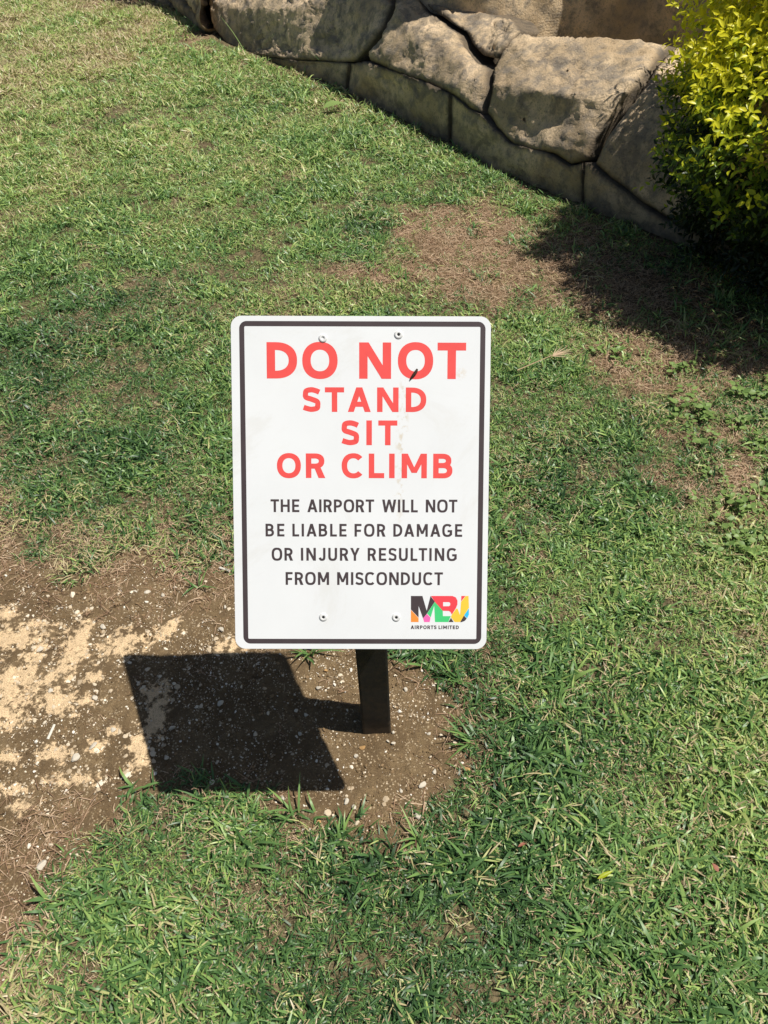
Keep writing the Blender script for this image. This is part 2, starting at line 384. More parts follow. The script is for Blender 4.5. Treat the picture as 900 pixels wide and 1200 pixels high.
def tintmap(x, y):
    """broad colour drift of the lawn; the far left is yellower"""
    uv, z = project(np.stack([x, y, np.zeros(len(x))], 1))
    near_ = sstep(620, 900, uv[:, 1])
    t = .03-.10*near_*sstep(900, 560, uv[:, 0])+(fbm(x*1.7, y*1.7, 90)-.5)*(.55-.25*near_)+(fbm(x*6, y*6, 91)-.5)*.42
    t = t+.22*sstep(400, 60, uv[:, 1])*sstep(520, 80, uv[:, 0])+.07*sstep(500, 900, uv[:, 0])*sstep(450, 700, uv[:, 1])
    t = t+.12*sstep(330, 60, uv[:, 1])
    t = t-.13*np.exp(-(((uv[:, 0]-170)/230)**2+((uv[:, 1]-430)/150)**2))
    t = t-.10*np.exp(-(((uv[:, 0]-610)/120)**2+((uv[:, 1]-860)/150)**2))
    return t
def build_lawn():
    gm, sm = M['grass'], M['straw']
    protos = [tuft('t', 19, .030, (.014, .038), (.0022, .0058), (.5, 1.5), (.16, .68), gm) for _ in range(5)]        # 0-4 short
    protos += [tuft('t', 14, .030, (.020, .054), (.0026, .0062), (.7, 1.5), (.16, .64), gm) for _ in range(5)]         # 5-9 long
    protos += [tuft('t', 16, .035, (.010, .032), (.0012, .0032), (.9, 1.55), (.70, 1.05), gm, .012) for _ in range(3)]  # 10-12 dead stems among the blades
    protos += [tuft('t', 26, .028, (.008, .024), (.0018, .0042), (.5, 1.5), (.16, .74), gm) for _ in range(3)]          # 13-15 fine turf
    PX = []; IX = []; SCL = []; TI = []
    for (dens, x0, x1, y0, y1) in ((3300, -1.0, 1.7, .25, 1.4), (2600, -1.6, 2.2, 1.4, 2.6), (1500, -2.6, 2.4, 2.6, 5.0), (950, -4.8, 2.0, 5.0, 12.5)):
        x, y = random_points(dens, x0, x1, y0, y1)
        n = len(x)
        so_ = soil_amt(x, y, .045); th = thatch_amt(x, y); st = straw_amt(x, y)
        keep = (1-so_)*(1-.86*th)*(1-.35*st)
        patch = sstep(.30, .46, fbm(x*11, y*11, 71))*.3+.7
        k = (rng.random(n) < keep*patch) & ~wall_behind(x, y, .0)
        k &= ~((np.hypot(x+.05, y-.97) < .075))
        x, y, th, st, so_ = x[k], y[k], th[k], st[k], so_[k]; n = len(x)
        lg = fbm(x*3.1, y*3.1, 77); r = rng.random(n)
        uv, _ = project(np.stack([x, y, np.zeros(n)], 1))
        lush = np.clip(sstep(.42, .6, lg)*.50+.22*sstep(780, 1000, uv[:, 1])+.3*sstep(.02, .35, so_)-.25*sstep(1.0, 2.2, y)*sstep(.2, .9, x), 0, .85)
        idx = np.where(r < lush, rng.integers(5, 10, n), rng.integers(0, 5, n))
        r2 = rng.random(n)
        idx = np.where(r2 < .10-.05*sstep(1.3, 2.2, y)+.3*st+.25*th+.05*sstep(.54, .68, fbm(x*2.3, y*2.3, 79)), rng.integers(10, 13, n), idx)
        idx = np.where((r2 > .62) & (st > .2) | (r2 > .72), rng.integers(13, 16, n), idx)
        dist = np.hypot(x, y)
        PX.append(np.stack([x, y, hz(x, y)], 1)); IX.append(idx)
        SCL.append(rng.uniform(.65, 1.25, n)*(1+.55*sstep(2.2, 7, dist))*(.72+.62*sstep(.36, .62, fbm(x*8, y*8, 72))))
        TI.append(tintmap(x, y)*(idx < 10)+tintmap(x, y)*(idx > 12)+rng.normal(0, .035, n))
    P = np.concatenate(PX); n = len(P)
    rot = np.stack([rng.normal(0, .15, n), rng.normal(0, .15, n), rng.uniform(0, 6.283, n)], 1)
    print('lawn tufts', n)
    scatter('lawn_grass', P, rot, np.concatenate(SCL), np.concatenate(IX), np.concatenate(TI), protos,
            label='green mown lawn grass with dead blades mixed in', cat='grass')
    protos = [tuft('t', 12, .030, (.004, .016), (.0010, .0030), (1.1, 1.6), (.45, 1.0), sm, .020, 1) for _ in range(4)]
    x, y = random_points(1500, -1.3, 1.9, .25, 3.2); n = len(x)
    k = (rng.random(n) < (1-soil_amt(x, y, .05))*(.05+.50*sstep(.46, .64, fbm(x*3.5, y*3.5, 171)))) & ~wall_behind(x, y, 0); x, y = x[k], y[k]; n = len(x)
    scatter('lawn_clippings', np.stack([x, y, hz(x, y)+.002], 1), np.stack([rng.normal(0, .1, n), rng.normal(0, .1, n), rng.uniform(0, 6.28, n)], 1), rng.uniform(.7, 1.3, n), rng.integers(0, 4, n),
            rng.normal(0, .12, n), protos, label='pale dry grass clippings caught between the lawn blades', cat='dead grass')
    # straw litter on thatch patches and along the soil edge
    protos = [tuft('t', 16, .035, (.015, .05), (.0008, .0020), (1.35, 1.62), (.1, .9), sm, .006) for _ in range(5)]
    PX = []; TI = []
    for (dens, x0, x1, y0, y1) in ((1500, -1.3, 1.8, .25, 1.6), (1500, -1.6, 2.6, 1.6, 4.0), (700, -4.8, 2.0, 4.0, 12.)):
        x, y = random_points(dens, x0, x1, y0, y1); n = len(x)
        so_ = soil_amt(x, y, .10); th = thatch_amt(x, y); st = straw_amt(x, y)
        edge = so_*(1-so_)*4
        wl = wall_behind(x, y, -.16)
        ub = np.exp(-(((x-1.75)/.75)**2+((y-2.95)/.75)**2)*1.0)
        keep = np.clip(th*(1.0-.8*ub)+st*.55+edge*.25+.02*so_+.8*wl+.02*(1-so_), 0, 1)
        k = (rng.random(n) < keep) & ~wall_behind(x, y, 0) & (chalk_amt(x, y) < .4)
        PX.append(np.stack([x[k], y[k], hz(x[k], y[k])+.001], 1)); TI.append(rng.normal(0, .14, k.sum())-.05+.28*th[k]+.22*st[k])
    P = np.concatenate(PX); n = len(P)
    rot = np.stack([rng.normal(0, .06, n), rng.normal(0, .06, n), rng.uniform(0, 6.283, n)], 1)
    print('straw', n)
    scatter('dry_thatch', P, rot, rng.uniform(.6, 1.3, n), rng.integers(0, 5, n), np.concatenate(TI), protos,
            label='dry brown grass litter on the bare patches of the lawn', cat='dead grass')
build_lawn()

def pebble_mesh(name, seed, sub=1, mat=None, flat=.6):
    bm = bmesh.new(); bmesh.ops.create_icosphere(bm, subdivisions=sub, radius=1)
    r = random.Random(seed); pl = [(Vector((r.gauss(0, 1), r.gauss(0, 1), r.gauss(0, 1))).normalized(), r.uniform(.42, .85)) for _ in range(9)]
    for v in bm.verts:
        for n, d in pl:
            k = v.co.dot(n)
            if k > d: v.co -= n*(k-d)
        v.co.z *= flat; v.co.x *= 1.15
    me = bm_mesh(name, bm)
    if mat: me.materials.append(mat)
    return me
def so_c(x, y): return sstep(.3, .8, soil_amt(x, y, .03))*(1-.5*straw_amt(x, y))
def build_gravel():
    protos = []
    for i in range(6):
        me = pebble_mesh('grain', i, 1, M['gravel'])
        a = me.attributes.new('shade', 'FLOAT', 'POINT'); a.data.foreach_set('value', [.5]*len(me.vertices))
        protos.append(bpy.data.objects.new('grain', me))
    x, y = random_points(26000, -1.35, .5, .3, 1.75); n = len(x)
    so_ = soil_amt(x, y, .03); den = sstep(.35, .75, fbm(x*8, y*8, 111))
    st = straw_amt(x, y)
    k = rng.random(n) < (so_-.2)*(.22+.78*den)*(1-.4*st)*(1+.0*n)
    k |= rng.random(n) < so_*.5*chalk_amt(x, y)
    x, y = x[k], y[k]; n = len(x)
    s = np.clip(rng.lognormal(math.log(.00125), .58, n), .0005, .0065)
    P = np.stack([x, y, hz(x, y)+s*.25+(fbm(x*14, y*14, 62, 3)-.5)*.012], 1)
    print('gravel', n)
    scatter('gravel', P, np.stack([rng.uniform(-.5, .5, n), rng.uniform(-.5, .5, n), rng.uniform(0, 6.28, n)], 1), s, rng.integers(0, 6, n),
            rng.uniform(-.35, .5, n), protos, label='fine pale limestone grit strewn over the bare brown soil', cat='gravel')
    # flat limestone chips crowding round the chalky crust
    x, y = random_points(9000, -1.35, .5, .3, 1.75); n = len(x); ca = chalk_amt(x, y)
    k = rng.random(n) < (so_c(x, y)*(.03+.75*sstep(.02, .3, ca)))
    x, y = x[k], y[k]; n = len(x); s = np.clip(rng.lognormal(math.log(.0030), .5, n), .0012, .010)
    protos2 = []
    for i in range(5):
        me = pebble_mesh('chip', 90+i, 1, M['gravel'], .38); a = me.attributes.new('shade', 'FLOAT', 'POINT'); a.data.foreach_set('value', [.45]*len(me.vertices))
        protos2.append(bpy.data.objects.new('chip', me))
    P = np.stack([x, y, hz(x, y)+s*.12+(fbm(x*14, y*14, 62, 3)-.5)*.012], 1)
    scatter('limestone_chips', P, np.stack([rng.uniform(-.25, .25, n), rng.uniform(-.25, .25, n), rng.uniform(0, 6.28, n)], 1), s, rng.integers(0, 5, n),
            rng.uniform(-.2, .35, n), protos2, label='crumbled limestone chips round the chalky patches of the bare soil', cat='gravel')
    # brown clods
    cm = mat_leaf('soil_clod', [(0, (.10, .066, .033)), (1, (.31, .21, .115))], transl=0, rough=.95, spec=.1); protos = []
    for i in range(4):
        me = pebble_mesh('clod', 50+i, 1, cm); a = me.attributes.new('shade', 'FLOAT', 'POINT'); a.data.foreach_set('value', [.5]*len(me.vertices))
        protos.append(bpy.data.objects.new('clod', me))
    x, y = random_points(15000, -1.35, .5, .3, 1.75); n = len(x)
    k = rng.random(n) < (soil_amt(x, y, .03)-.1)*.9; x, y = x[k], y[k]; n = len(x)
    s = np.clip(rng.lognormal(math.log(.0017), .5, n), .0008, .006)
    P = np.stack([x, y, hz(x, y)+s*.2+(fbm(x*14, y*14, 62, 3)-.5)*.012], 1)
    scatter('soil_crumbs', P, np.stack([rng.uniform(-.5, .5, n), rng.uniform(-.5, .5, n), rng.uniform(0, 6.28, n)], 1), s, rng.integers(0, 4, n),
            rng.uniform(-.5, .5, n), protos, label='brown soil crumbs covering the bare ground', cat='soil')
build_gravel()
PEB = [(48, 762, 6, 0), (122, 736, 5, 0), (192, 699, 4, 0), (173, 696, 5, 0), (161, 695, 5, 0), (61, 811, 5, 0), (112, 819, 5, 0), (133, 857, 6, 0), (110, 876, 6, 0),
       (89, 889, 7, 0), (202, 854, 5, 0), (259, 825, 5, 0), (352, 861, 4, 0), (359, 839, 4, 0), (196, 889, 5, 0), (264, 712, 4, 0), (260, 739, 5, 0),
       (417, 887, 4, 0), (425, 877, 4.5, 1), (461, 859, 3, 0), (455, 870, 3, 0), (461, 872, 3, 0), (475, 809, 4, 0), (503, 861, 3, 0), (509, 905, 4, 0),
       (495, 921, 5.5, 0), (548, 903, 5, 1), (545, 913, 3.5, 0), (489, 958, 6.5, 0), (406, 940, 4.5, 0), (415, 947, 4, 0), (332, 936, 4, 0), (374, 964, 3.5, 1),
       (382, 787, 3.5, 1), (374, 807, 4, 0), (470, 927, 3.5, 0), (385, 973, 4, 0), (50, 1014, 7, 0), (31, 715, 4, 0), (70, 716, 4, 0), (206, 690, 3.5, 0)]
def build_pebbles():
    where = {0: 'white', 1: 'orange-brown'}
    for i, (u, v, r, c) in enumerate(PEB):
        p = gnd(u, v); s = r*np.linalg.norm(p-EYE)/FOC*.80
        o = link('pebble', pebble_mesh('pebble', 200+i, 2, M['pebble_o' if c else 'pebble']), None)
        o.location = (p[0], p[1], s*.25+.003); o.scale = (s, s*.8, s); o.rotation_euler = (0, random.uniform(-.2, .2), random.uniform(0, 6.28))
        lab = {(548, 903): 'beige stone at the right edge of the bare soil round the post',
               (50, 1014): 'largest white stone, alone near the left edge below the bare soil',
               (489, 958): 'white stone at the lower grass edge of the soil patch round the post',
               (495, 921): 'elongated white stone on bare soil to the lower right of the post',
               (425, 877): 'orange stone on bare soil just below the post base',
               (417, 887): 'white stone beside the orange one below the post base',
               (374, 964): 'orange chip near the grass tips below the sign shadow',
               (382, 787): 'orange chip on soil just under the sign, left of the post',
               (259, 825): 'pale stone in the middle of the sign shadow',
               (202, 854): 'pale stone in the left half of the sign shadow',
               (50, 762): ''}.get((u, v))
        if lab: tag(o, lab, 'stone', 'pebbles on the bare soil')
        elif v < 905 and u < 300: tag(o, 'small white limestone pebble on the bare soil left of the post', 'stone', 'white pebbles left of the post')
        else: tag(o, 'small white limestone pebble on the bare soil round the post', 'stone', 'white pebbles round the post')
build_pebbles()
def cyl(bm, a, b, r0, r1=None, n=8, cap=True):
    a = Vector(a); b = Vector(b); d = b-a; q = d.to_track_quat('Z', 'Y'); r1 = r0 if r1 is None else r1
    A = [bm.verts.new(a+q @ Vector((r0*math.cos(i*6.28319/n), r0*math.sin(i*6.28319/n), 0))) for i in range(n)]
    B = [bm.verts.new(b+q @ Vector((r1*math.cos(i*6.28319/n), r1*math.sin(i*6.28319/n), 0))) for i in range(n)]
    for i in range(n): bm.faces.new((A[i], A[(i+1) % n], B[(i+1) % n], B[i]))
    if cap: bm.faces.new(A[::-1]); bm.faces.new(B)
def build_butts():
    wht = mat_plain('cigarette_paper', (.72, .68, .58), .8, .2, .15, 200); flt = mat_plain('filter_paper', (.60, .42, .22), .8, .2, .2, 200)
    for (a, b, lab) in (((57, 868), (65, 851), 'bleached cigarette end lying on the bare soil left of the sign shadow'),
                        ((258, 667), (270, 671), 'short white cigarette end in straw beside the left edge of the sign')):
        p = gnd(*a); q = gnd(*b); mid = (p+q)/2; e = empty('cigarette_end', (mid[0], mid[1], .006))
        d = (q-p)/2; bm = bmesh.new(); cyl(bm, tuple(-d), tuple(d*.25), .0034, n=10); link('paper', bm_mesh('paper', bm), wht, e)
        bm = bmesh.new(); cyl(bm, tuple(d*.25), tuple(d), .0035, n=10); link('filter', bm_mesh('filter', bm), wht, e)
        tag(e, lab, 'cigarette end', None)
build_butts()

# ---------------------------------------------------------------- the sign
SW, SH_ = .40, .521343
C_S = np.array([-.0333131, .9155829, .7826449]); wv = np.array([-.6867548, .0640646, -.0260127])
S_ROT = Matrix.Rotation(np.linalg.norm(wv), 3, Vector(wv/np.linalg.norm(wv)))
# local frame: x right, y up the panel, z out of the face
S_M = S_ROT @ Matrix(((1, 0, 0), (0, 0, -1), (0, 1, 0)))
SM4 = S_M.to_4x4(); SM4.translation = Vector(C_S)
_sx = np.array(S_M.col[0]); _sy = np.array(S_M.col[1]); _sz = np.array(S_M.col[2])
def on_sign(u, v):
    d = ray(u, v); t = np.dot(C_S-EYE, _sz)/np.dot(d, _sz); q = EYE+d*t-C_S
    return float(q @ _sx), float(q @ _sy)
def rrect(x0, x1, y0, y1, r, n=8):
    P = []
    for cx, cy, a0 in ((x1-r, y1-r, 0), (x0+r, y1-r, 90), (x0+r, y0+r, 180), (x1-r, y0+r, 270)):
        for k in range(n+1):
            a = math.radians(a0+90*k/n); P.append((cx+r*math.cos(a), cy+r*math.sin(a)))
    return P
def ring(cx, cy, rx, ry, t, n=44, e=2.2, a0=0, a1=360, tv=None):
    """strip quads between an outer and an inner superellipse"""
    tv = t if tv is None else tv; Q = []
    def pt(a, x, y):
        c, s = math.cos(a), math.sin(a)
        return (cx+x*math.copysign(abs(c)**(2/e), c), cy+y*math.copysign(abs(s)**(2/e), s))
    A = [math.radians(a0+(a1-a0)*k/n) for k in range(n+1)]
    for k in range(n):
        Q.append([pt(A[k], rx, ry), pt(A[k+1], rx, ry), pt(A[k+1], rx-t, ry-tv), pt(A[k], rx-t, ry-tv)])
    return Q
def rect(x0, y0, x1, y1): return [(x0, y0), (x1, y0), (x1, y1), (x0, y1)]
def path(P, t):
    # catmull-rom centreline -> strip
    P = [np.array(p, float) for p in P]; E = [2*P[0]-P[1]]+P+[2*P[-1]-P[-2]]; C = []
    for i in range(1, len(E)-2):
        for k in range(6):
            s = k/6; a, b, c, d = E[i-1:i+3]
            C.append(.5*((2*b)+(c-a)*s+(2*a-5*b+4*c-d)*s*s+(3*b-a-3*c+d)*s**3))
    C.append(P[-1]); L = []; Rr = []
    for i in range(len(C)):
        d = C[min(i+1, len(C)-1)]-C[max(i-1, 0)]; d /= np.linalg.norm(d); n = np.array([-d[1], d[0]])*t/2
        L.append(tuple(C[i]+n)); Rr.append(tuple(C[i]-n))
    return [[L[i], L[i+1], Rr[i+1], Rr[i]] for i in range(len(C)-1)]
def bowl(x, w, y0, y1, t, tv, e=2.3):
    """D-shaped bowl from the stem at x to x=w"""
    h = y1-y0; rx = min(h*.62, w-x-.01); cx = w-rx; Q = [rect(x, y1-tv, cx, y1), rect(x, y0, cx, y0+tv)]
    Q += ring(cx, (y0+y1)/2, rx, h/2, t, 22, e, -90, 90, tv); return Q
WID = {'D': .80, 'O': .93, 'N': .84, 'T': .75, 'S': .69, 'A': .90, 'I': None, 'R': .74, 'C': .86, 'L': .60, 'M': .98, 'B': .75, 'H': .80, 'E': .64,
       'P': .72, 'W': 1.25, 'U': .78, 'J': .60, 'Y': .84, 'G': .88, 'F': .62}
def glyph(c, t, k=1., e=2.2):
    tv = t*.92
    w = t if c == 'I' else WID[c]*k; h = 1.
    if c == 'I': return w, [[rect(0, 0, t, 1)]]
    if c == 'O': return w, [ring(w/2, .5, w/2, .512, t, e=e, tv=tv)]
    if c == 'D': return w, [[rect(0, 0, t, 1)], bowl(t, w, 0, 1, t, tv)]
    if c == 'T': return w, [[rect(0, 1-tv, w, 1)], [rect((w-t)/2, 0, (w+t)/2, 1-tv)]]
    if c == 'L': return w, [[rect(0, 0, t, 1)], [rect(t, 0, w, tv)]]
    if c == 'E': return w, [[rect(0, 0, t, 1)], [rect(t, 0, w, tv)], [rect(t, 1-tv, w, 1)], [rect(t, .5-tv/2, w*.93, .5+tv/2)]]
    if c == 'F': return w, [[rect(0, 0, t, 1)], [rect(t, 1-tv, w, 1)], [rect(t, .46-tv/2, w*.92, .46+tv/2)]]
    if c == 'H': return w, [[rect(0, 0, t, 1)], [rect(w-t, 0, w, 1)], [rect(t, .5-tv/2, w-t, .5+tv/2)]]
    if c == 'P': return w, [[rect(0, 0, t, 1)], bowl(t, w, .36, 1, t, tv)]
    if c == 'R': return w, [[rect(0, 0, t, 1)], bowl(t, w*.97, .38, 1, t, tv), [[(w*.42, .38+tv*.4), (w*.42+t*1.15, .38+tv*.4), (w*1.02, 0), (w*1.02-t*1.22, 0)]]]
    if c == 'B': return w, [[rect(0, 0, t, 1)], bowl(t, w*.94, .5-tv/2+.02, 1, t, tv), bowl(t, w, 0, .5+tv/2+.02, t, tv)]
    if c == 'N': return w, [[rect(0, 0, t, 1)], [rect(w-t, 0, w, 1)], [[(0, 1), (t*1.12, 1), (w, 0), (w-t*1.12, 0)]]]
    if c == 'M':
        b = t*1.12
        return w, [[rect(0, 0, t, 1)], [rect(w-t, 0, w, 1)], [[(0, 1), (b, 1), (w/2+b*.42, .22), (w/2-b*.42, .22)]], [[(w-b, 1), (w, 1), (w/2+b*.42, .22), (w/2-b*.42, .22)]]]
    if c == 'W':
        b = t*1.1; q = w/4
        return w, [[[(0, 1), (b, 1), (q+b*.45, 0), (q-b*.45, 0)]], [[(w/2-b*.45, 1), (w/2+b*.45, 1), (q+b*.45, 0), (q-b*.45, 0)]],
                   [[(w/2-b*.45, 1), (w/2+b*.45, 1), (3*q+b*.45, 0), (3*q-b*.45, 0)]], [[(w-b, 1), (w, 1), (3*q+b*.45, 0), (3*q-b*.45, 0)]]]
    if c == 'A':
        b = t*1.1; s = w/2
        return w, [[[(0, 0), (b, 0), (s+b*.5, 1), (s-b*.5, 1)]], [[(w-b, 0), (w, 0), (s+b*.5, 1), (s-b*.5, 1)]], [rect(w*.2, .21, w*.8, .21+tv)]]
    if c == 'Y':
        b = t*1.15
        return w, [[[(0, 1), (b, 1), (w/2+t/2, .40), (w/2-t/2, .40)]], [[(w-b, 1), (w, 1), (w/2+t/2, .40), (w/2-t/2, .40)]], [rect(w/2-t/2, 0, w/2+t/2, .405)]]
    if c == 'C': return w, [ring(w*.53, .5, w*.53, .512, t, e=e, a0=42, a1=318, tv=tv)]
    if c == 'G': return w, [ring(w*.52, .5, w*.52, .512, t, e=e, a0=42, a1=322, tv=tv), [rect(w*.54, .53-tv, w, .53)], [rect(w-t, .13, w, .53-tv)]]
    if c == 'U': return w, [[rect(0, .38, t, 1)], [rect(w-t, .38, w, 1)], ring(w/2, .38, w/2, .392, t, 24, e, 180, 360, tv)]
    if c == 'J': return w, [[rect(w-t, .34, w, 1)], ring(w/2, .34, w/2, .352, t, 20, e, 196, 360, tv)]
    if c == 'S':
        r = t*.48
        return w, [path([(w*.94, .80), (w*.76, .965-r), (w*.5, 1.005-r), (w*.22, .965-r), (r+.01, .745), (w*.19, .595), (w*.5, .515), (w*.82, .415), (w-r, .255), (w*.80, .04+r),
                         (w*.5, -.005+r), (w*.24, .03+r), (w*.05, .185)], t*.95)]
def text_line(name, s, xl, xr, yt, yb, t, k, mat, parent, gap=1., e=2.2, space=.36, z=.0012):
    """lettering laid out between pixel measurements taken off the sign face"""
    L, T = on_sign(xl, yt); Rt, _ = on_sign(xr, yt); L2, B = on_sign(xl, yb); Rt2, _ = on_sign(xr, yb)
    x0 = (L+L2)/2; x1 = (Rt+Rt2)/2; cap = T-B
    gl = []; tot = 0; ng = 0
    for i, c in enumerate(s):
        if c == ' ': tot += space; gl.append(None); continue
        g = glyph(c, t, k, e); gl.append(g); tot += g[0]
    gaps = []
    for i in range(len(s)-1):
        a, b = s[i], s[i+1]
        q = 0 if ' ' in (a, b) else 1.
        if q:
            for ch in (a, b):
                if ch in 'OCGDS': q -= .12
                if ch in 'TAYWL' and not (ch == 'L' and ch == b): q -= .25
                if ch in 'IHNMEU': q += .12
        gaps.append(q)
    need = (x1-x0)/cap-tot; tr = need/max(sum(gaps), 1)
    V = []; F = []; x = 0.; WV = [(V, F)]
    for i, g in enumerate(gl):
        if g is None: x += space; V = []; F = []; WV.append((V, F))
        else:
            for j, piece in enumerate(g[1]):
                for q in piece:
                    b0 = len(V); F.append(list(range(b0, b0+len(q))))
                    V += [(x0+(x+px)*cap, B+py*cap, z+j*.00004) for px, py in q]
            x += g[0]
        if i < len(gaps): x += gaps[i]*tr
    for V, F in WV:
        bm = bmesh.new(); vs = [bm.verts.new(v) for v in V]
        for f in F:
            try: bm.faces.new([vs[i] for i in f])
            except ValueError: pass
        bmesh.ops.remove_doubles(bm, verts=bm.verts, dist=1e-6)
        bm.normal_update()
        for f in bm.faces:
            if f.normal.z < 0: f.normal_flip()
        link(name, bm_mesh(name, bm), mat, parent)
def flat(name, pts, z, mat, parent):
    bm = bmesh.new(); f = bm.faces.new([bm.verts.new((x, y, z)) for x, y in pts]); bm.normal_update()
    if f.normal.z < 0: f.normal_flip()
    return link(name, bm_mesh(name, bm), mat, parent)
def build_sign():
    t = NT('sign_white'); P = t.pos()
    n = t.noise(6, 5, .6, P); n2 = t.noise(160, 4, .7, P)
    c = t.mix(t.ramp(n, .3, .7), (.785, .80, .80), (.82, .835, .835))
    c = t.mix(t.math('MULTIPLY', t.ramp(t.noise(2.5, 7, .75, P, dist=1.5), .50, .62), .35), c, (.70, .69, .65))
    # rusty drip marks below the fleck, in the panel's own coordinates
    s = t.n('ShaderNodeSeparateXYZ'); t.l(P, s.inputs[0])
    ux, uy = on_sign(474, 450); ux2, uy2 = on_sign(466, 610)
    lin = t.math('SUBTRACT', s.outputs[0], t.math('ADD', ux, t.math('MULTIPLY', t.math('SUBTRACT', s.outputs[1], uy), (ux-ux2)/(uy-uy2))))
    band = t.ramp(t.math('ABSOLUTE', lin), .013, .002)
    inr = t.math('MULTIPLY', t.ramp(s.outputs[1], uy+.01, uy-.01), t.ramp(s.outputs[1], uy2-.03, uy2+.05))
    sp = t.math('MULTIPLY', t.math('MULTIPLY', band, inr), t.ramp(t.noise(90, 4, .6, P), .50, .66))
    c = t.mix(t.math('MULTIPLY', sp, .6), c, (.62, .52, .36))
    wx, wy = on_sign(540, 438)
    dx = t.math('SUBTRACT', s.outputs[0], wx); dy = t.math('SUBTRACT', s.outputs[1], wy)
    rr = t.math('SQRT', t.math('ADD', t.math('MULTIPLY', dx, dx), t.math('MULTIPLY', dy, dy)))
    c = t.mix(t.math('MULTIPLY', t.math('MULTIPLY', t.ramp(rr, .012, .004), t.ramp(n2, .42, .6)), .5), c, (.70, .60, .46))
    c = t.mix(t.math('MULTIPLY', t.ramp(t.noise(240, 2, .5, P), .76, .80), .35), c, (.5, .45, .38))
    white = t.base(c, .38, .45)
    red = mat_plain('print_red', (.86, .095, .085), .45, .4, .06, 30)
    dark = mat_plain('print_black', (.070, .052, .054), .45, .4, .10, 30)
    alu = mat_plain('aluminium', (.5, .5, .5), .4, .5, .1, 50, .9)
    steel = mat_plain('rivet', (.78, .78, .76), .4, .5, .1, 300)
    hole = mat_plain('rivet_hole', (.03, .03, .03), .6, .2)
    root = empty('warning_sign', (0, 0, 0))
    tag(root, 'white warning sign with red DO NOT heading on a short black post', 'sign')
    pan = None
    bm = bmesh.new(); P2 = rrect(-SW/2, SW/2, -SH_/2, SH_/2, .0165, 10)
    for (z0, ins) in ((0, 0),):
        top = [bm.verts.new((x, y, .0008)) for x, y in P2]; bot = [bm.verts.new((x, y, -.0022)) for x, y in P2]
        rim = [bm.verts.new((x*.9992+0, y*.9994, .0011)) for x, y in P2]
        k = len(P2); bm.faces.new(rim); bm.faces.new(bot[::-1])
        for i in range(k):
            bm.faces.new((bot[i], bot[(i+1) % k], top[(i+1) % k], top[i])); bm.faces.new((top[i], top[(i+1) % k], rim[(i+1) % k], rim[i]))
    pan = link('panel', bm_mesh('panel', bm), white, root); pan.matrix_world = SM4
    # border strip
    xo0, yo1 = on_sign(280.8, 376.2); xo1, _ = on_sign(568, 377); xb0, yo0 = on_sign(284.9, 754); xb1, _ = on_sign(564.7, 755)
    x0 = (xo0+xb0)/2; x1 = (xo1+xb1)/2; bw = .0079
    O = rrect(x0, x1, yo0, yo1, .0115, 10); I = rrect(x0+bw, x1-bw, yo0+bw, yo1-bw, .0018, 10)
    bm = bmesh.new(); o_ = [bm.verts.new((x, y, .00114)) for x, y in O]; i_ = [bm.verts.new((x, y, .00114)) for x, y in I]
    for k in range(len(O)):
        a = (k+1) % len(O); bm.faces.new((o_[k], o_[a], i_[a], i_[k]))
    link('border', bm_mesh('border', bm), dark, pan)
    text_line('printed_word', 'DO NOT', 312.6, 546, 401, 443.6, .235, 1.06, red, pan, space=.60)
    text_line('printed_word', 'STAND', 354.8, 499.5, 453.8, 482.6, .225, 1.05, red, pan)
    text_line('printed_word', 'SIT', 400.2, 465.6, 492.6, 521.6, .225, 1.03, red, pan)
    text_line('printed_word', 'OR CLIMB', 324.6, 530.2, 531.2, 560.0, .225, 1.05, red, pan, space=.68)
    kw = dict(e=2.6, space=.62)
    for s_, a, b, c_, d in (('THE AIRPORT WILL NOT', 317.2, 535.9, 585, 600), ('BE LIABLE FOR DAMAGE', 311.3, 541.6, 613.6, 628.5),
                            ('OR INJURY RESULTING', 318.5, 535.2, 641.8, 656.8), ('FROM MISCONDUCT', 334.8, 519, 670.2, 685.2)):
        text_line('printed_word', s_, a, b, c_, d,  .185, .88, dark, pan, **kw)
    text_line('printed_word', 'AIRPORTS LIMITED', 481.3, 537.6, 732.7, 737.0, .24, 1.0, dark, pan, space=.55)
    # emblem
    def lg(name, pts, mat, z=.00118): return flat(name, [on_sign(470+x/10, 690+y/10) for x, y in pts], z, mat, pan)
    cm = lambda n_, c_: mat_plain('print_'+n_, c_, .45, .4, .06, 30)
    org, pnk, grn, yel, cyn = cm('orange', (.95, .30, .05)), cm('pink', (.93, .15, .45)), cm('green', (.07, .62, .20)), cm('yellow', (.95, .62, .06)), cm('cyan', (.04, .55, .90))
    lred = cm('emblem_red', (.88, .07, .09))
    lg('emblem', [(115, 82), (250, 82), (300, 255), (345, 82), (350, 90), (395, 150), (302, 290), (257, 345), (205, 200), (205, 335), (115, 240)], dark)
    lg('emblem', [(115, 245), (205, 340), (205, 388), (115, 388)], org)
    lg('emblem', [(302, 292), (345, 335), (335, 388), (270, 388), (258, 345)], pnk)
    lg('emblem', [(395, 152), (488, 255), (490, 318), (582, 318), (552, 388), (397, 388), (388, 195), (347, 332), (305, 288)], grn)
    lg('emblem', [(350, 82), (600, 82), (640, 98), (660, 135), (660, 180), (642, 225), (594, 300), (580, 272), (560, 258), (488, 256), (395, 150)], lred, .00121)
    lg('emblem', [(492, 155), (560, 155), (575, 165), (575, 190), (560, 202), (492, 202)], white, .00126)
    lg('emblem', [(584, 338), (615, 388), (554, 388)], dark)
    lg('emblem', [(594, 302), (646, 230), (662, 232), (690, 305), (702, 152), (757, 82), (790, 82), (795, 220), (690, 388), (627, 388), (582, 328)], yel)
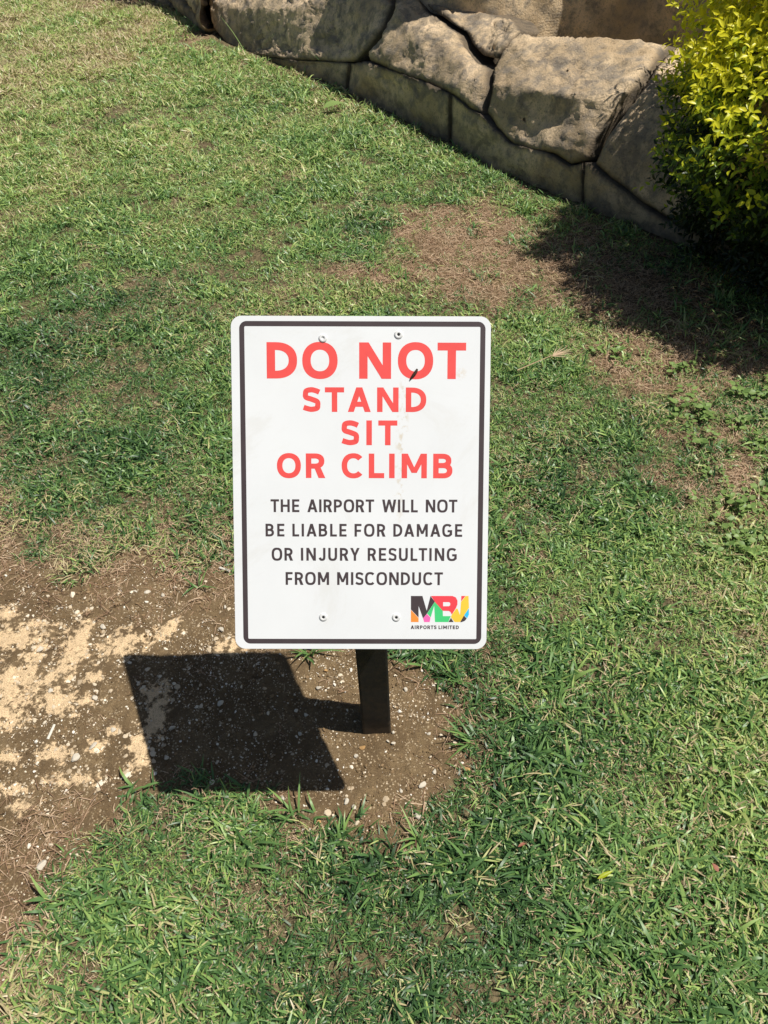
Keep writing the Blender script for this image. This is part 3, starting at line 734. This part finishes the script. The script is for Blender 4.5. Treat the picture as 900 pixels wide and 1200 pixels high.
    lg('emblem', [(705, 82), (754, 82), (703, 146)], lred)
    lg('emblem', [(794, 226), (794, 300), (773, 345), (738, 308)], cyn)
    lg('emblem', [(736, 312), (769, 347), (745, 375), (705, 390), (692, 388)], dark)
    # rivets
    for (u, v) in ((378.5, 396.5), (467, 392.3), (379, 723), (464.3, 723.3)):
        x, y = on_sign(u, v); bm = bmesh.new()
        prof = [(.0066, 0), (.0066, .0007), (.0052, .0016), (.0024, .0021), (.0022, .0008)]; rings = []
        for r, z in prof: rings.append([bm.verts.new((x+r*math.cos(a*math.pi/8), y+r*math.sin(a*math.pi/8), .00125+z)) for a in range(16)])
        for a, b in zip(rings, rings[1:]):
            for i in range(16): bm.faces.new((a[i], a[(i+1) % 16], b[(i+1) % 16], b[i]))
        rv = link('rivet', bm_mesh('rivet', bm), steel, pan, smooth=True)
        flat('rivet_core', [(x+.0023*math.cos(a*math.pi/6), y+.0023*math.sin(a*math.pi/6)) for a in range(12)], .0019, hole if (u, v) != (378.5, 396.5) else steel, rv.parent)
    # backing plate behind the panel
    bx0, _ = on_sign(352, 560); bx1, _ = on_sign(492, 560)
    bm = bmesh.new(); bmesh.ops.create_cube(bm, size=1)
    for v in bm.verts: v.co = Vector(((bx0+bx1)/2+v.co.x*.16, v.co.y*.46-.004, -.0055+v.co.z*.005))
    pl = link('mounting_plate', bm_mesh('mounting_plate', bm), M['post'], root); pl.matrix_world = SM4
    # post: square tube, its top cut on the slant of the plate
    yf = .9320; xl = gnd(425, 861)[0]; xr = gnd(458, 861)[0]
    def at_front(u, v):
        d = ray(u, v); k = (yf-EYE[1])/d[1]; return EYE+d*k
    a = at_front(415.7, 760.8); b = at_front(453.7, 760.8); zt = (a[2]+b[2])/2
    sl_l = (a[0]-xl)/zt; sl_r = (b[0]-xr)/zt; dx = (sl_l+sl_r)/2; wd = (xr-xl)+.5*((b[0]-a[0])-(xr-xl))
    xc = (xl+xr)/2; dep = .064
    print('post', a, b, xl, xr, dx)
    bm = bmesh.new(); low = []; up = []
    rr_ = rrect(-wd/2, wd/2, -dep/2, dep/2, .005, 3)
    nrm = _sz; c0 = C_S-_sz*.0085
    for x, y in rr_:
        wy = yf+dep/2+y
        low.append(bm.verts.new((xc+x, wy, -.05)))
        # top on the plate's rear plane
        z = c0[2]-(nrm[0]*(xc+x+dx*.8-c0[0])+nrm[1]*(wy-c0[1]))/nrm[2]
        up.append(bm.verts.new((xc+x+dx*z, wy, z)))
    k = len(rr_)
    bm.faces.new(low[::-1]); bm.faces.new(up)
    for i in range(k): bm.faces.new((low[i], low[(i+1) % k], up[(i+1) % k], up[i]))
    link('post', bm_mesh('post', bm), M['post'], root)
    # dark fleck lying across the O of NOT
    bmn = mat_plain('fleck_brown', (.055, .03, .018), .6, .3, .5, 400)
    p = np.array(on_sign(489.0, 432.5)); q = np.array(on_sign(480.8, 445.5))
    bm = bmesh.new(); N_ = 9; prev = None
    for i in range(N_+1):
        f = i/N_; c_ = p+(q-p)*f+np.array([.0006*math.sin(f*5), 0]); r = .0030*math.sin(math.pi*min(.97, max(.08, f*.95+.05)))**.6*(1-.3*f)
        dd = (q-p)/np.linalg.norm(q-p); nn = np.array([-dd[1], dd[0]])
        rg = [bm.verts.new((c_[0]+nn[0]*r*math.cos(a), c_[1]+nn[1]*r*math.cos(a), .0030+r*.8*math.sin(a))) for a in [j*math.pi/4 for j in range(8)]]
        if prev:
            for j in range(8): bm.faces.new((prev[j], prev[(j+1) % 8], rg[(j+1) % 8], rg[j]))
        else: bm.faces.new(rg[::-1])
        prev = rg
    bm.faces.new(prev)
    fl = link('bark_fleck', bm_mesh('bark_fleck', bm), bmn, None, smooth=True); fl.matrix_world = SM4
    tag(fl, 'small dark brown fleck stuck across the O of NOT on the white sign', 'fleck')
build_sign()

# ---------------------------------------------------------------- artificial rock wall
def resample(P, step):
    P = np.asarray(P, float); d = np.r_[0, np.cumsum(np.linalg.norm(np.diff(P, axis=0), axis=1))]
    s = np.arange(0, d[-1], step); return s, np.stack([np.interp(s, d, P[:, i]) for i in range(P.shape[1])], 1)
def smooth_curve(P, step, k):
    s, Q = resample(P, step); w_ = np.ones(k)/k; pad = k//2
    R_ = np.stack([np.convolve(np.pad(Q[:, i], pad, mode='edge'), w_, 'valid')[:len(Q)] for i in range(2)], 1)
    return s, R_
from mathutils.geometry import delaunay_2d_cdt
from mathutils import noise as mnoise
WPOLY = [tuple(p) for p in smooth_curve(WALL, .05, 9)[1]]+[(40, 1.9), (40, 40), (-4.6, 40)]
def behind_wall(u, v, D):
    """the point of the sight line that lies D metres behind the foot line of the wall"""
    d = ray(u, v); d = d/np.hypot(d[0], d[1]); k = np.linspace(2.2, 11, 500)
    sd = polydist(d[0]*k, d[1]*k, WPOLY); i = int(np.argmax(sd > D)); lo, hi = k[max(i-1, 0)], k[i]
    for _ in range(2):
        kk = np.linspace(lo, hi, 12); sd = polydist(d[0]*kk, d[1]*kk, WPOLY); j = int(np.argmax(sd > D)); j = max(j, 1); lo, hi = kk[j-1], kk[j]
    return EYE+d*(lo+hi)/2
# outline and inner corner points of every boulder that shows: (u, v, metres behind the foot line)
BOULDERS = {
    'B': ([(243, -60, .55), (243, 0, .11), (248, 33, .06), (267, 55, .045), (294, 63, .05), (333, 68, .055), (394, 71, .06), (415, 69, .07), (427, 57, .09), (443, 36, .15), (458, 2, .25), (464, -28, .62), (400, -46, .70), (320, -66, .70)],
          [(280, 8, .13), (302, 56, .085), (350, 54, .10), (405, 56, .125), (425, 30, .17), (345, 12, .175), (395, -5, .24), (320, -28, .30)]),
    'C': ([(467, -28, .62), (462, 2, .25), (448, 38, .145), (430, 61, .09), (431, 70, .07), (450, 78, .055), (500, 95, .055), (528, 108, .05), (548, 125, .05), (563, 132, .055), (569, 100, .12), (572, 77, .20), (560, 70, .24), (545, 52, .27), (539, 38, .29),
           (520, 24, .31), (500, 11, .34), (489, -6, .38), (492, -30, .66)],
          [(453, 58, .095), (500, 66, .125), (541, 67, .155), (552, 96, .105), (475, 28, .19), (515, 42, .225), (480, 66, .115)]),
    'D': ([(505, 5, .36), (525, 18, .335), (546, 31, .32), (553, 46, .30), (567, 62, .27), (580, 65, .235), (590, 54, .27), (602, 41, .33), (609, 33, .37), (602, 22, .46), (573, 12, .50), (540, 9, .50), (508, -6, .47), (496, -8, .42)],
          [(575, 38, .385), (545, 20, .41), (590, 30, .42)]),
    'E': ([(609, 38, .37), (596, 47, .315), (585, 60, .255), (577, 76, .20), (575, 99, .105), (568, 131, .06), (580, 148, .05), (597, 165, .05), (620, 172, .05), (643, 177, .04), (667, 192, .035), (686, 186, .04), (702, 154, .10), (719, 131, .16), (745, 98, .28), (766, 72, .44),
           (785, 50, .70), (735, 42, .62), (690, 42, .52), (650, 41, .44)],
          [(603, 102, .125), (633, 107, .135), (667, 111, .145), (682, 110, .155), (731, 103, .245), (677, 123, .15), (640, 141, .125), (616, 159, .085), (620, 72, .25), (665, 75, .32), (720, 72, .39), (690, 160, .075)]),
    'F': ([(769, 77, .42), (752, 103, .27), (727, 136, .15), (710, 160, .09), (695, 190, .035), (714, 208, .03), (733, 221, .03), (754, 239, .03), (778, 254, .03), (830, 276, .03), (900, 300, .04), (960, 250, .10), (970, 140, .38), (880, 62, .80), (792, 52, .72)],
          [(760, 160, .13), (800, 125, .26), (800, 210, .075), (880, 190, .16), (738, 190, .07)]),
    'G': ([(272, 57, .05), (294, 65, .055), (333, 70, .06), (394, 73, .065), (408, 74, .065), (404, 122, .055), (350, 102, .055), (296, 80, .055)], [(350, 84, .055), (385, 92, .055)]),
    'H': ([(411, 75, .065), (428, 72, .065), (450, 80, .06), (500, 97, .06), (526, 110, .055), (526, 186, .055), (470, 157, .055), (407, 125, .055)], [(424, 92, .03), (440, 108, .055), (490, 122, .045)]),
    'K': ([(529, 111, .055), (548, 127, .055), (563, 134, .06), (580, 151, .055), (597, 168, .055), (643, 180, .045), (667, 195, .04), (683, 191, .045), (680, 262, .055), (600, 232, .055), (529, 188, .055)], [(550, 150, .045), (600, 194, .03), (650, 212, .03), (565, 168, .05)]),
    'L': ([(686, 191, .045), (693, 193, .04), (712, 210, .035), (732, 224, .035), (753, 242, .035), (777, 257, .035), (830, 279, .035), (910, 305, .035), (910, 358, .055), (830, 320, .055), (740, 286, .055), (683, 264, .055)], [(720, 245, .03), (790, 277, .03)])}
def boulder_mesh(key, org):
    out, inn = BOULDERS[key]; pts = out+inn; rr = random.Random(ord(key))
    c2 = [Vector((u, -v)) for u, v, D in pts]; n = len(out)
    res = delaunay_2d_cdt(c2, [(i, (i+1) % n) for i in range(n)], [list(range(n))], 1, 1e-5)
    src = res[3]; bm = bmesh.new()
    P3 = []
    for i, sl in enumerate(src):
        u, v, D = pts[sl[0]]; P3.append(Vector(behind_wall(u, v, D))-org)
    vs = [bm.verts.new(p) for p in P3]
    for f in res[2]: bm.faces.new([vs[i] for i in f])
    bm.normal_update()
    if sum((f.normal for f in bm.faces), Vector()).dot(Vector((-.6, -.7, .5))) < 0: bmesh.ops.reverse_faces(bm, faces=bm.faces)
    big = key in 'BCDEF'
    for k in range(7):
        L = .022 if big else .028
        e = [x for x in bm.edges if x.calc_length() > L*1.5]
        if not e: break
        bmesh.ops.subdivide_edges(bm, edges=e, cuts=1, use_grid_fill=True)
        bmesh.ops.triangulate(bm, faces=[f for f in bm.faces if len(f.verts) > 3])
    # take the knife sharpness off the arrises
    for k in range(2): bmesh.ops.smooth_vert(bm, verts=[v for v in bm.verts if not v.is_boundary], factor=.5, use_axis_x=True, use_axis_y=True, use_axis_z=True)
    bm.normal_update(); bm.verts.ensure_lookup_table()
    B_ = [v for v in bm.verts if v.is_boundary]; kd = KDTree(len(B_))
    for i, v in enumerate(B_): kd.insert(v.co, i)
    kd.balance(); dist = [kd.find(v.co)[2] for v in bm.verts]; nor = [v.normal.copy() for v in bm.verts]; w = []
    seed = Vector((ord(key)*3.1, 7.7, 1.3))
    for v, d, nn in zip(bm.verts, dist, nor):
        p = v.co+seed+org
        h = (.015 if big else .011)*mnoise.fractal(p*4.5, .9, 2.1, 3)+.0085*mnoise.fractal(p*19, .8, 2.1, 4)
        r = mnoise.fractal(p*6+Vector((9, 2, 5)), 1, 2, 3); h -= .016*max(0, 1-abs(r)*10)*(1 if mnoise.noise(p*2.3) > .05 else 0)     # hair cracks
        h -= .004*max(0, mnoise.noise(p*55))*3
        wob = .006*mnoise.noise(p*30)
        w.append(nn*(h*min(1, d/.02+.25)-(.021 if big else 0.)*math.exp(-d/.010))+Vector((wob, wob*.5, -wob))*math.exp(-d/.02))
    for v, q in zip(bm.verts, w): v.co += q
    lay_e = []; nb = len(bm.verts)
    be = [x for x in bm.edges if x.is_boundary]
    inn_ = Vector((.50, .32, -.12)); mp = {}
    for v in {v for x in be for v in x.verts}:
        mp[v] = bm.verts.new(v.co+inn_*.22)
    for x in be:
        f = x.link_faces[0]; a, b = x.verts
        li = [l for l in f.loops if l.edge == x][0]; a, b = li.vert, li.link_loop_next.vert
        bm.faces.new((b, a, mp[a], mp[b]))
    ed = [math.exp(-(d/.016)**2) for d in dist]+[1.]*(len(bm.verts)-nb)
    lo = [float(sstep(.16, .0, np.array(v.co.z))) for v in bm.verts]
    me = bm_mesh('boulder', bm)
    for nm, dat in (('edge', ed), ('low', lo)):
        at = me.attributes.new(nm, 'FLOAT', 'POINT'); at.data.foreach_set('value', dat)
    return me
def build_wall():
    step = .02
    s, B = smooth_curve(WALL, step, 23)
    T = np.gradient(B, axis=0); T /= np.linalg.norm(T, axis=1)[:, None]; Nb = np.stack([-T[:, 1], T[:, 0]], 1)
    prof = np.array([(.06, -.10), (.05, .0), (.02, .10), (.03, .14), (.045, .17), (.05, .24), (.075, .36), (.12, .43), (.24, .465), (.34, .49), (.58, .53), (.70, .50), (.75, .42), (.78, .0)])
    t, Pr = resample(prof, step); ns, nt = len(B), len(Pr)
    hs = 1+.10*(fbm(s*.9, s*0+3.3, 5, 2)-.5)*2
    wf = 1-.50*np.exp(-((s-9.25)/.50)**2); Dp = np.where(Pr[None, :, 0] > .12, .12+(Pr[None, :, 0]-.12)*wf[:, None], Pr[None, :, 0]); hs = hs*(1-.12*np.exp(-((s-9.4)/.5)**2))
    V = np.stack([B[:, None, 0]+Nb[:, None, 0]*Dp, B[:, None, 1]+Nb[:, None, 1]*Dp, Pr[None, :, 1]*hs[:, None]], -1)
    Nn = np.cross(np.gradient(V, axis=1), np.gradient(V, axis=0)); Nn /= np.linalg.norm(Nn, axis=-1)[..., None]+1e-9
    if Nn[ns//2, 8] @ np.array([-Nb[ns//2, 0], -Nb[ns//2, 1], 0]) < 0: Nn = -Nn
    idx = (np.arange(ns-1)[:, None]*nt+np.arange(nt-1)[None]).ravel(); Fq = np.stack([idx, idx+1, idx+nt+1, idx+nt], 1)
    S2, T2 = np.meshgrid(s, t, indexing='ij')
    root = empty('rock_wall', (float(B[ns//2, 0]), float(B[ns//2, 1]), 0)); org = Vector(root.location)
    tag(root, 'low tan artificial boulder wall curving along the top edge of the lawn', 'wall')
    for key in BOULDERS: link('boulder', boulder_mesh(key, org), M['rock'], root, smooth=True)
    # the two ends, beyond what is traced
    seeds = np.array([(a+random.uniform(-.15, .15), b+random.uniform(-.05, .05)) for a in np.arange(.3, s[-1], .75) for b in (.06, .42, .85, 1.25)])
    rid = np.hypot(S2[..., None]-seeds[:, 0], (T2[..., None]-seeds[:, 1])*1.2).argmin(-1)
    bd = np.zeros((ns, nt), bool); bd[:-1] |= rid[:-1] != rid[1:]; bd[:, :-1] |= rid[:, :-1] != rid[:, 1:]
    jj = np.argwhere(bd); kd = KDTree(len(jj))
    for k, (a, b) in enumerate(jj): kd.insert((s[a], t[b], 0), k)
    kd.balance(); D = np.array([kd.find((a, b, 0))[2] for a, b in zip(S2.ravel(), T2.ravel())]).reshape(ns, nt)
    disp = (.05+(fbm(S2*3, T2*3, 31, 4)-.5)*.09)*(1-np.exp(-D/.03))-.05*np.exp(-(D/.015)**2)+(fbm(S2*20, T2*20, 32, 3)-.5)*.015
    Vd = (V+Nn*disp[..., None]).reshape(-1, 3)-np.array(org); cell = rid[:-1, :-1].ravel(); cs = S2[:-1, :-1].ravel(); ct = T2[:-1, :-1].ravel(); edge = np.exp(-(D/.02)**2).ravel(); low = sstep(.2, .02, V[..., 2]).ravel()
    ok = (cs < 6.02) | (cs > 11.25) | (ct > 1.22)
    for r in np.unique(cell[ok]):
        f = Fq[ok & (cell == r)]
        if len(f) < 20: continue
        u, inv = np.unique(f, return_inverse=True); f2 = inv.reshape(f.shape)
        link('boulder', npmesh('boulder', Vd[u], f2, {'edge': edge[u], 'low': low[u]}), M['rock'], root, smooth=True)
    Vc = V-Nn*.13; Vc[..., 2] = np.where(Vc[..., 2] > .1, .1+(Vc[..., 2]-.1)*.45, Vc[..., 2]); Vb = Vc.reshape(-1, 3)-np.array(org)
    link('wall_core', npmesh('wall_core', Vb, Fq), M['joint'], root, smooth=True)
    return s, B, Nb
wall_s, wall_B, wall_N = build_wall()

# basin wall behind the boulders
def build_basin():
    pl = [(.15, 5.75), (.45, 5.22), (.72, 5.0), (.86, 4.98), (1.0, 5.08), (1.2, 5.20), (1.45, 5.12), (2.0, 4.72), (2.8, 3.95), (3.6, 3.2)]
    s, C = smooth_curve(np.array(pl), .03, 9); T = np.gradient(C, axis=0); T /= np.linalg.norm(T, axis=1)[:, None]; N_ = np.stack([-T[:, 1], T[:, 0]], 1)
    t, P = resample(np.array([(0, -.1), (0, .3), (.02, .7), (.0, 1.1), (.06, 1.3), (.2, 1.38), (.4, 1.34), (.46, 1.1), (.48, -.1)]), .03)
    n = len(C); m_ = len(P); V = []
    for i in range(n):
        o = (fbm(s[i]*1.6+0*t, P[:, 1]*1.8, 210)-.5)*.14+(fbm(s[i]*7+0*t, P[:, 1]*7, 211)-.5)*.03
        d = P[:, 0]+o*(P[:, 0] < .3)
        V.append(np.stack([C[i, 0]+N_[i, 0]*d, C[i, 1]+N_[i, 1]*d, P[:, 1]*(1+.06*math.sin(s[i]*2.1))], 1))
    idx = (np.arange(n-1)[:, None]*m_+np.arange(m_-1)[None]).ravel(); F = np.stack([idx, idx+1, idx+m_+1, idx+m_], 1)
    V = np.concatenate(V); org = V[len(V)//2].copy(); org[2] = 0; z = np.zeros(len(V))
    o = link('basin_wall', npmesh('basin_wall', V-org, F, {'edge': z, 'low': z}), M['plaster'], None, smooth=True); o.location = org
    tag(o, 'smooth tan plastered wall of the basin behind the boulder wall', 'wall')
build_basin()

# ---------------------------------------------------------------- golden bush
def leaf_geo(L=1., W=.42, fold=.12, droop=.18):
    V = [(0, 0, 0), (W*.42, L*.25, fold*.5), (W*.5, L*.5, fold*.6-droop*.1), (W*.30, L*.78, fold*.3-droop*.5), (0, L, -droop), (-W*.30, L*.78, fold*.3-droop*.5), (-W*.5, L*.5, fold*.6-droop*.1), (-W*.42, L*.25, fold*.5),
         (0, L*.5, -droop*.12)]
    F = [(0, 1, 8), (1, 2, 8), (2, 3, 8), (3, 4, 8), (4, 5, 8), (5, 6, 8), (6, 7, 8), (7, 0, 8)]
    return np.array(V), np.array(F)
def basis(d, up):
    y = d/np.linalg.norm(d); x = np.cross(y, up); nx = np.linalg.norm(x)
    x = x/nx if nx > 1e-4 else np.array([1, 0, 0.]); z = np.cross(x, y); return np.stack([x, y, z], 1)
def build_bush(name, c, rad, nsprig, label, leafparts=300, yellow=1., lsize=(.022, .046), seed=3, loose=.26):
    g = np.random.default_rng(seed); LV, LF = leaf_geo(); leaves = []      # (pos, B, size, shade)
    c = np.array(c); rad = np.array(rad)
    for i in range(nsprig):
        d = g.normal(size=3); d /= np.linalg.norm(d)
        if d[2] < -.75: d[2] = abs(d[2])
        lump = 1+.24*(fbm(np.arctan2(d[1], d[0])*2.2, d[2]*2.5, 400+seed)-.5)*2+.13*(fbm(np.arctan2(d[1], d[0])*7, d[2]*8, 410+seed)-.5)*2
        depth = abs(g.normal(0, .11)); r = lump*(1-depth)+loose*max(0, g.normal(0, .1))
        p = c+rad*d*r
        if p[2] < .03: continue
        out = d/rad*rad.mean(); out = out/np.linalg.norm(out)+np.array([0, 0, .45])+g.normal(0, .35, 3); out /= np.linalg.norm(out)
        n = g.integers(5, 10); Ls = g.uniform(.05, .10)
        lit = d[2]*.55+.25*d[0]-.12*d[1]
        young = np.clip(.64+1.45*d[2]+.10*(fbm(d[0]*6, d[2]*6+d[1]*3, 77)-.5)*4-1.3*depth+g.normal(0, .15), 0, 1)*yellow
        a0 = g.uniform(0, 6.28)
        side = basis(out, np.array([.1, .2, 1.]))
        for k in range(n):
            f = k/(n-1); a = a0+k*2.4; rdir = side[:, 0]*math.cos(a)+side[:, 2]*math.sin(a)
            ld = out*(.35+.5*f)+rdir*(1-.35*f)+g.normal(0, .12, 3)
            up = out*.8+np.array([0, 0, .6])+g.normal(0, .2, 3)
            sz = g.uniform(*lsize)*(1-.25*f)
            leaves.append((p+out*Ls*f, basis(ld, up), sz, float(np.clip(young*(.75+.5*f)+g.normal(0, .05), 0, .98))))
    root = empty(name, (float(c[0]), float(c[1]), 0)); tag(root, label, 'bush')
    P = np.array([l[0] for l in leaves]); uv, dz = project(P)
    vis = (uv[:, 0] > 0) & (uv[:, 0] < 900) & (uv[:, 1] > 0) & (uv[:, 1] < 1200)
    toward = ((P-c)/rad); fac = toward @ ((EYE-c)/np.linalg.norm(EYE-c))
    score = np.where(vis, fac*2+np.linalg.norm(toward, axis=1)*1.2+np.array([l[3] for l in leaves])*.8, -9)
    pick = set(np.argsort(-score)[:leafparts].tolist()) if leafparts else set()
    V = []; F = []; S = []; k = 0; org = np.array(root.location)
    protos = []
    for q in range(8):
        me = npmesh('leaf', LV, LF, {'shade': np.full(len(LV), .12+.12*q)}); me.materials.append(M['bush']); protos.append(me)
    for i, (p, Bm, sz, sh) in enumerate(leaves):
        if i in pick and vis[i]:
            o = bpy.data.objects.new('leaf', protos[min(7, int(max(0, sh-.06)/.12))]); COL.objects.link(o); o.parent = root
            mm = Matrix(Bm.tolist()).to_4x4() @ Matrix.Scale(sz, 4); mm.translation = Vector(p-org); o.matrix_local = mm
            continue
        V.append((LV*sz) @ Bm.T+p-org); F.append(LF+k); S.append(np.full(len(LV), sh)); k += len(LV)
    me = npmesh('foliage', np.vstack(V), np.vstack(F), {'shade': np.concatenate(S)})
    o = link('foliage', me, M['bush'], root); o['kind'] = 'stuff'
    bm = bmesh.new()
    for i in range(34):
        d = g.normal(size=3); d[2] = abs(d[2])+.15; d /= np.linalg.norm(d); b0 = np.array([g.uniform(-.12, .12), g.uniform(-.12, .12), 0]); e = np.array([0, 0, c[2]])+rad*d*.85
        m1 = b0+(e-b0)*.5+np.array([0, 0, .08]); cyl(bm, tuple(b0), tuple(m1), .010, .007, 6, False); cyl(bm, tuple(m1), tuple(e), .007, .003, 6, False)
    link('branches', bm_mesh('branches', bm), M['bark'], root)
    return root
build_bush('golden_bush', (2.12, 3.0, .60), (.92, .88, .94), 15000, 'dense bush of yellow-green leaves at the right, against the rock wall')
build_bush('overhanging_shrub', (-1.05, 8.55, 1.25), (.55, .55, .38), 420, 'small shrub above the left end of the rock wall, shading the lawn edge', 0, .5, (.05, .08), 9)

# ---------------------------------------------------------------- broad-leaved weeds and single leaves
def weed_mesh(seed, n, L):
    g = np.random.default_rng(seed); LV, LF = leaf_geo(1, .72, .10, .12); V = []; F = []; S = []; k = 0
    for i in range(n):
        a = g.uniform(0, 6.28); r = g.uniform(.002, .024); p = np.array([r*math.cos(a), r*math.sin(a), g.uniform(.010, .036)])
        az = a+g.normal(0, .6); d = np.array([math.cos(az), math.sin(az), g.uniform(-.05, .4)])
        Bm = basis(d, np.array([g.normal(0, .25), g.normal(0, .25), 1])); sz = L*g.uniform(.6, 1.1)
        V.append((LV*sz) @ Bm.T+p); F.append(LF+k); S.append(np.full(len(LV), g.uniform(.2, .95))); k += len(LV)
    return npmesh('weed', np.vstack(V), np.vstack(F), {'shade': np.concatenate(S)})
def build_weeds():
    protos = [weed_mesh(i, 9, .0235) for i in range(6)]
    for me in protos: me.materials.append(M['weed'])
    pts = []
    areas = [([(800, 470), (905, 480), (905, 560), (830, 545), (780, 500)], 22), ([(825, 545), (905, 560), (905, 660), (830, 650)], 16), ([(770, 420), (815, 415), (810, 440), (775, 440)], 5),
             ([(855, 430), (905, 440), (905, 475), (850, 465)], 7), ([(690, 395), (730, 405), (725, 425), (700, 420)], 3), ([(800, 460), (905, 470), (905, 700), (780, 560), (800, 700)], 16)]
    for poly, n in areas:
        q = 0
        while q < n:
            u = random.uniform(690, 905); v = random.uniform(395, 700)
            if inpoly(np.array([u]), np.array([v]), poly)[0]: pts.append((u, v)); q += 1
    for i, (u, v) in enumerate(pts):
        p = gnd(u, v); o = link('weed_plant', protos[i % 6]); o.location = (p[0], p[1], 0); o.rotation_euler = (0, 0, random.uniform(0, 6.28)); s_ = random.uniform(.55, 1.2); o.scale = (s_,)*3
        tag(o, 'small round-leaved green weed in the weed mat at the right edge' if v > 455 else 'small round-leaved weed along the lower edge of the bush shadow', 'weed',
            'weeds at the right edge of the lawn' if v > 455 else 'weeds along the bush shadow')
    # a few loose clover-like weeds in the upper lawn form one cover
    def single(name, u, v, L, wd, ang, mat, lab, cat, up=.25, z=.03, shade=.8):
        LV, LF = leaf_geo(1, wd, .12, .15); p = gnd(u, v, z)
        me = npmesh(name, LV*L, LF, {'shade': np.full(len(LV), shade)}); o = link(name, me, mat); o.location = p; o.rotation_euler = (up, .15, ang); tag(o, lab, cat); return o
    single('fallen_leaf', 378, 127, .13, .5, -1.3, M['weed'], 'bright green leaf lying on the lawn near the boulder wall', 'leaf', shade=1.)
    single('fallen_leaf', 700, 1030, .035, .25, -1.2, M['bush'], 'yellow-green narrow leaf lying on the grass at lower right', 'leaf', shade=.6, z=.04)
    rd = mat_plain('red_leaf', (.34, .13, .08), .6, .3, .3, 100)
    single('fallen_leaf', 842, 1022, .018, .6, .4, rd, 'small reddish leaf on the grass near the lower right edge', 'leaf', z=.04)
    single('fallen_leaf', 616, 988, .018, .4, 2.0, rd, 'small dark red leaf scrap on the grass right of the post', 'leaf', z=.04)
    # pale dry flower stalk
    root = empty('dry_stalk', tuple(gnd(610, 432, .03))); tag(root, 'long pale dry stalk with a frayed head lying on the lawn right of the sign', 'grass stalk')
    a = gnd(606, 434, .035); b = gnd(648, 416, .05); V = []; F = []; S = []
    bm = bmesh.new(); o_ = np.array(root.location); cyl(bm, tuple(a-o_), tuple(b-o_), .0022, .0016, 6)
    sm_ = mat_plain('stalk', (.50, .38, .22), .7, .2, .3, 80); link('stem', bm_mesh('stem', bm), sm_, root)
    for i in range(22):
        az = math.atan2(b[1]-a[1], b[0]-a[0])+random.gauss(0, .30); blade(V, F, S, b-o_-np.array([0, 0, .005]), az, random.uniform(.03, .09), .0035, random.uniform(1.35, 1.6), .2, .9, 3)
    link('seed_head', npmesh('seed_head', np.array(V), np.array(F), {'shade': np.array(S)}), M['straw'], root)
build_weeds()
def clump(u, v, n, L, lab, seed, Wd=(.0045, .0065), lean=(.25, 1.1), az0=None):
    V = []; F = []; S = []; r = random.Random(seed)
    for i in range(n):
        az = r.uniform(0, 6.283) if az0 is None else r.gauss(az0, .7)
        blade(V, F, S, (r.gauss(0, .008), r.gauss(0, .008), 0), az, r.uniform(*L), r.uniform(*Wd), r.uniform(*lean), r.uniform(.3, 1.1), r.uniform(.25, .6), 5, r.uniform(-.6, .6))
    p = gnd(u, v); o = link('grass_clump', npmesh('grass_clump', np.array(V), np.array(F), {'shade': np.array(S)}), M['grass']); o.location = (p[0], p[1], 0)
    tag(o, lab, 'grass clump'); return o
clump(362, 766, 14, (.05, .10), 'long-bladed grass clump on the soil just under the lower edge of the sign', 1)
clump(490, 985, 8, (.05, .09), 'upright grass clump at the lower rim of the soil patch, below the post', 2, lean=(.2, .8))
clump(345, 955, 9, (.05, .10), 'grass clump with long leaning blades below the sign shadow, left of centre', 3)
clump(400, 985, 9, (.05, .10), 'dark grass clump at the bottom of the soil patch, left of the post', 4)
clump(535, 800, 10, (.05, .09), 'grass clump reaching over the soil to the right of the post', 5, az0=3.1)
clump(552, 870, 10, (.05, .09), 'grass clump at the right rim of the soil patch', 6, az0=3.1)
clump(232, 690, 7, (.04, .08), 'sparse grass clump on strawy soil left of the sign', 8)
clump(240, 940, 12, (.04, .08), 'thick grass clump touching the lower left of the sign shadow', 9)
clump(388, 95, 6, (.18, .32), 'thin arching blades standing against the foot of the boulder wall', 10, (.004, .006), (.3, 1.3))
clump(292, 72, 6, (.20, .36), 'pale arching blades at the foot of the leftmost big boulder', 11, (.004, .006), (.5, 1.4))
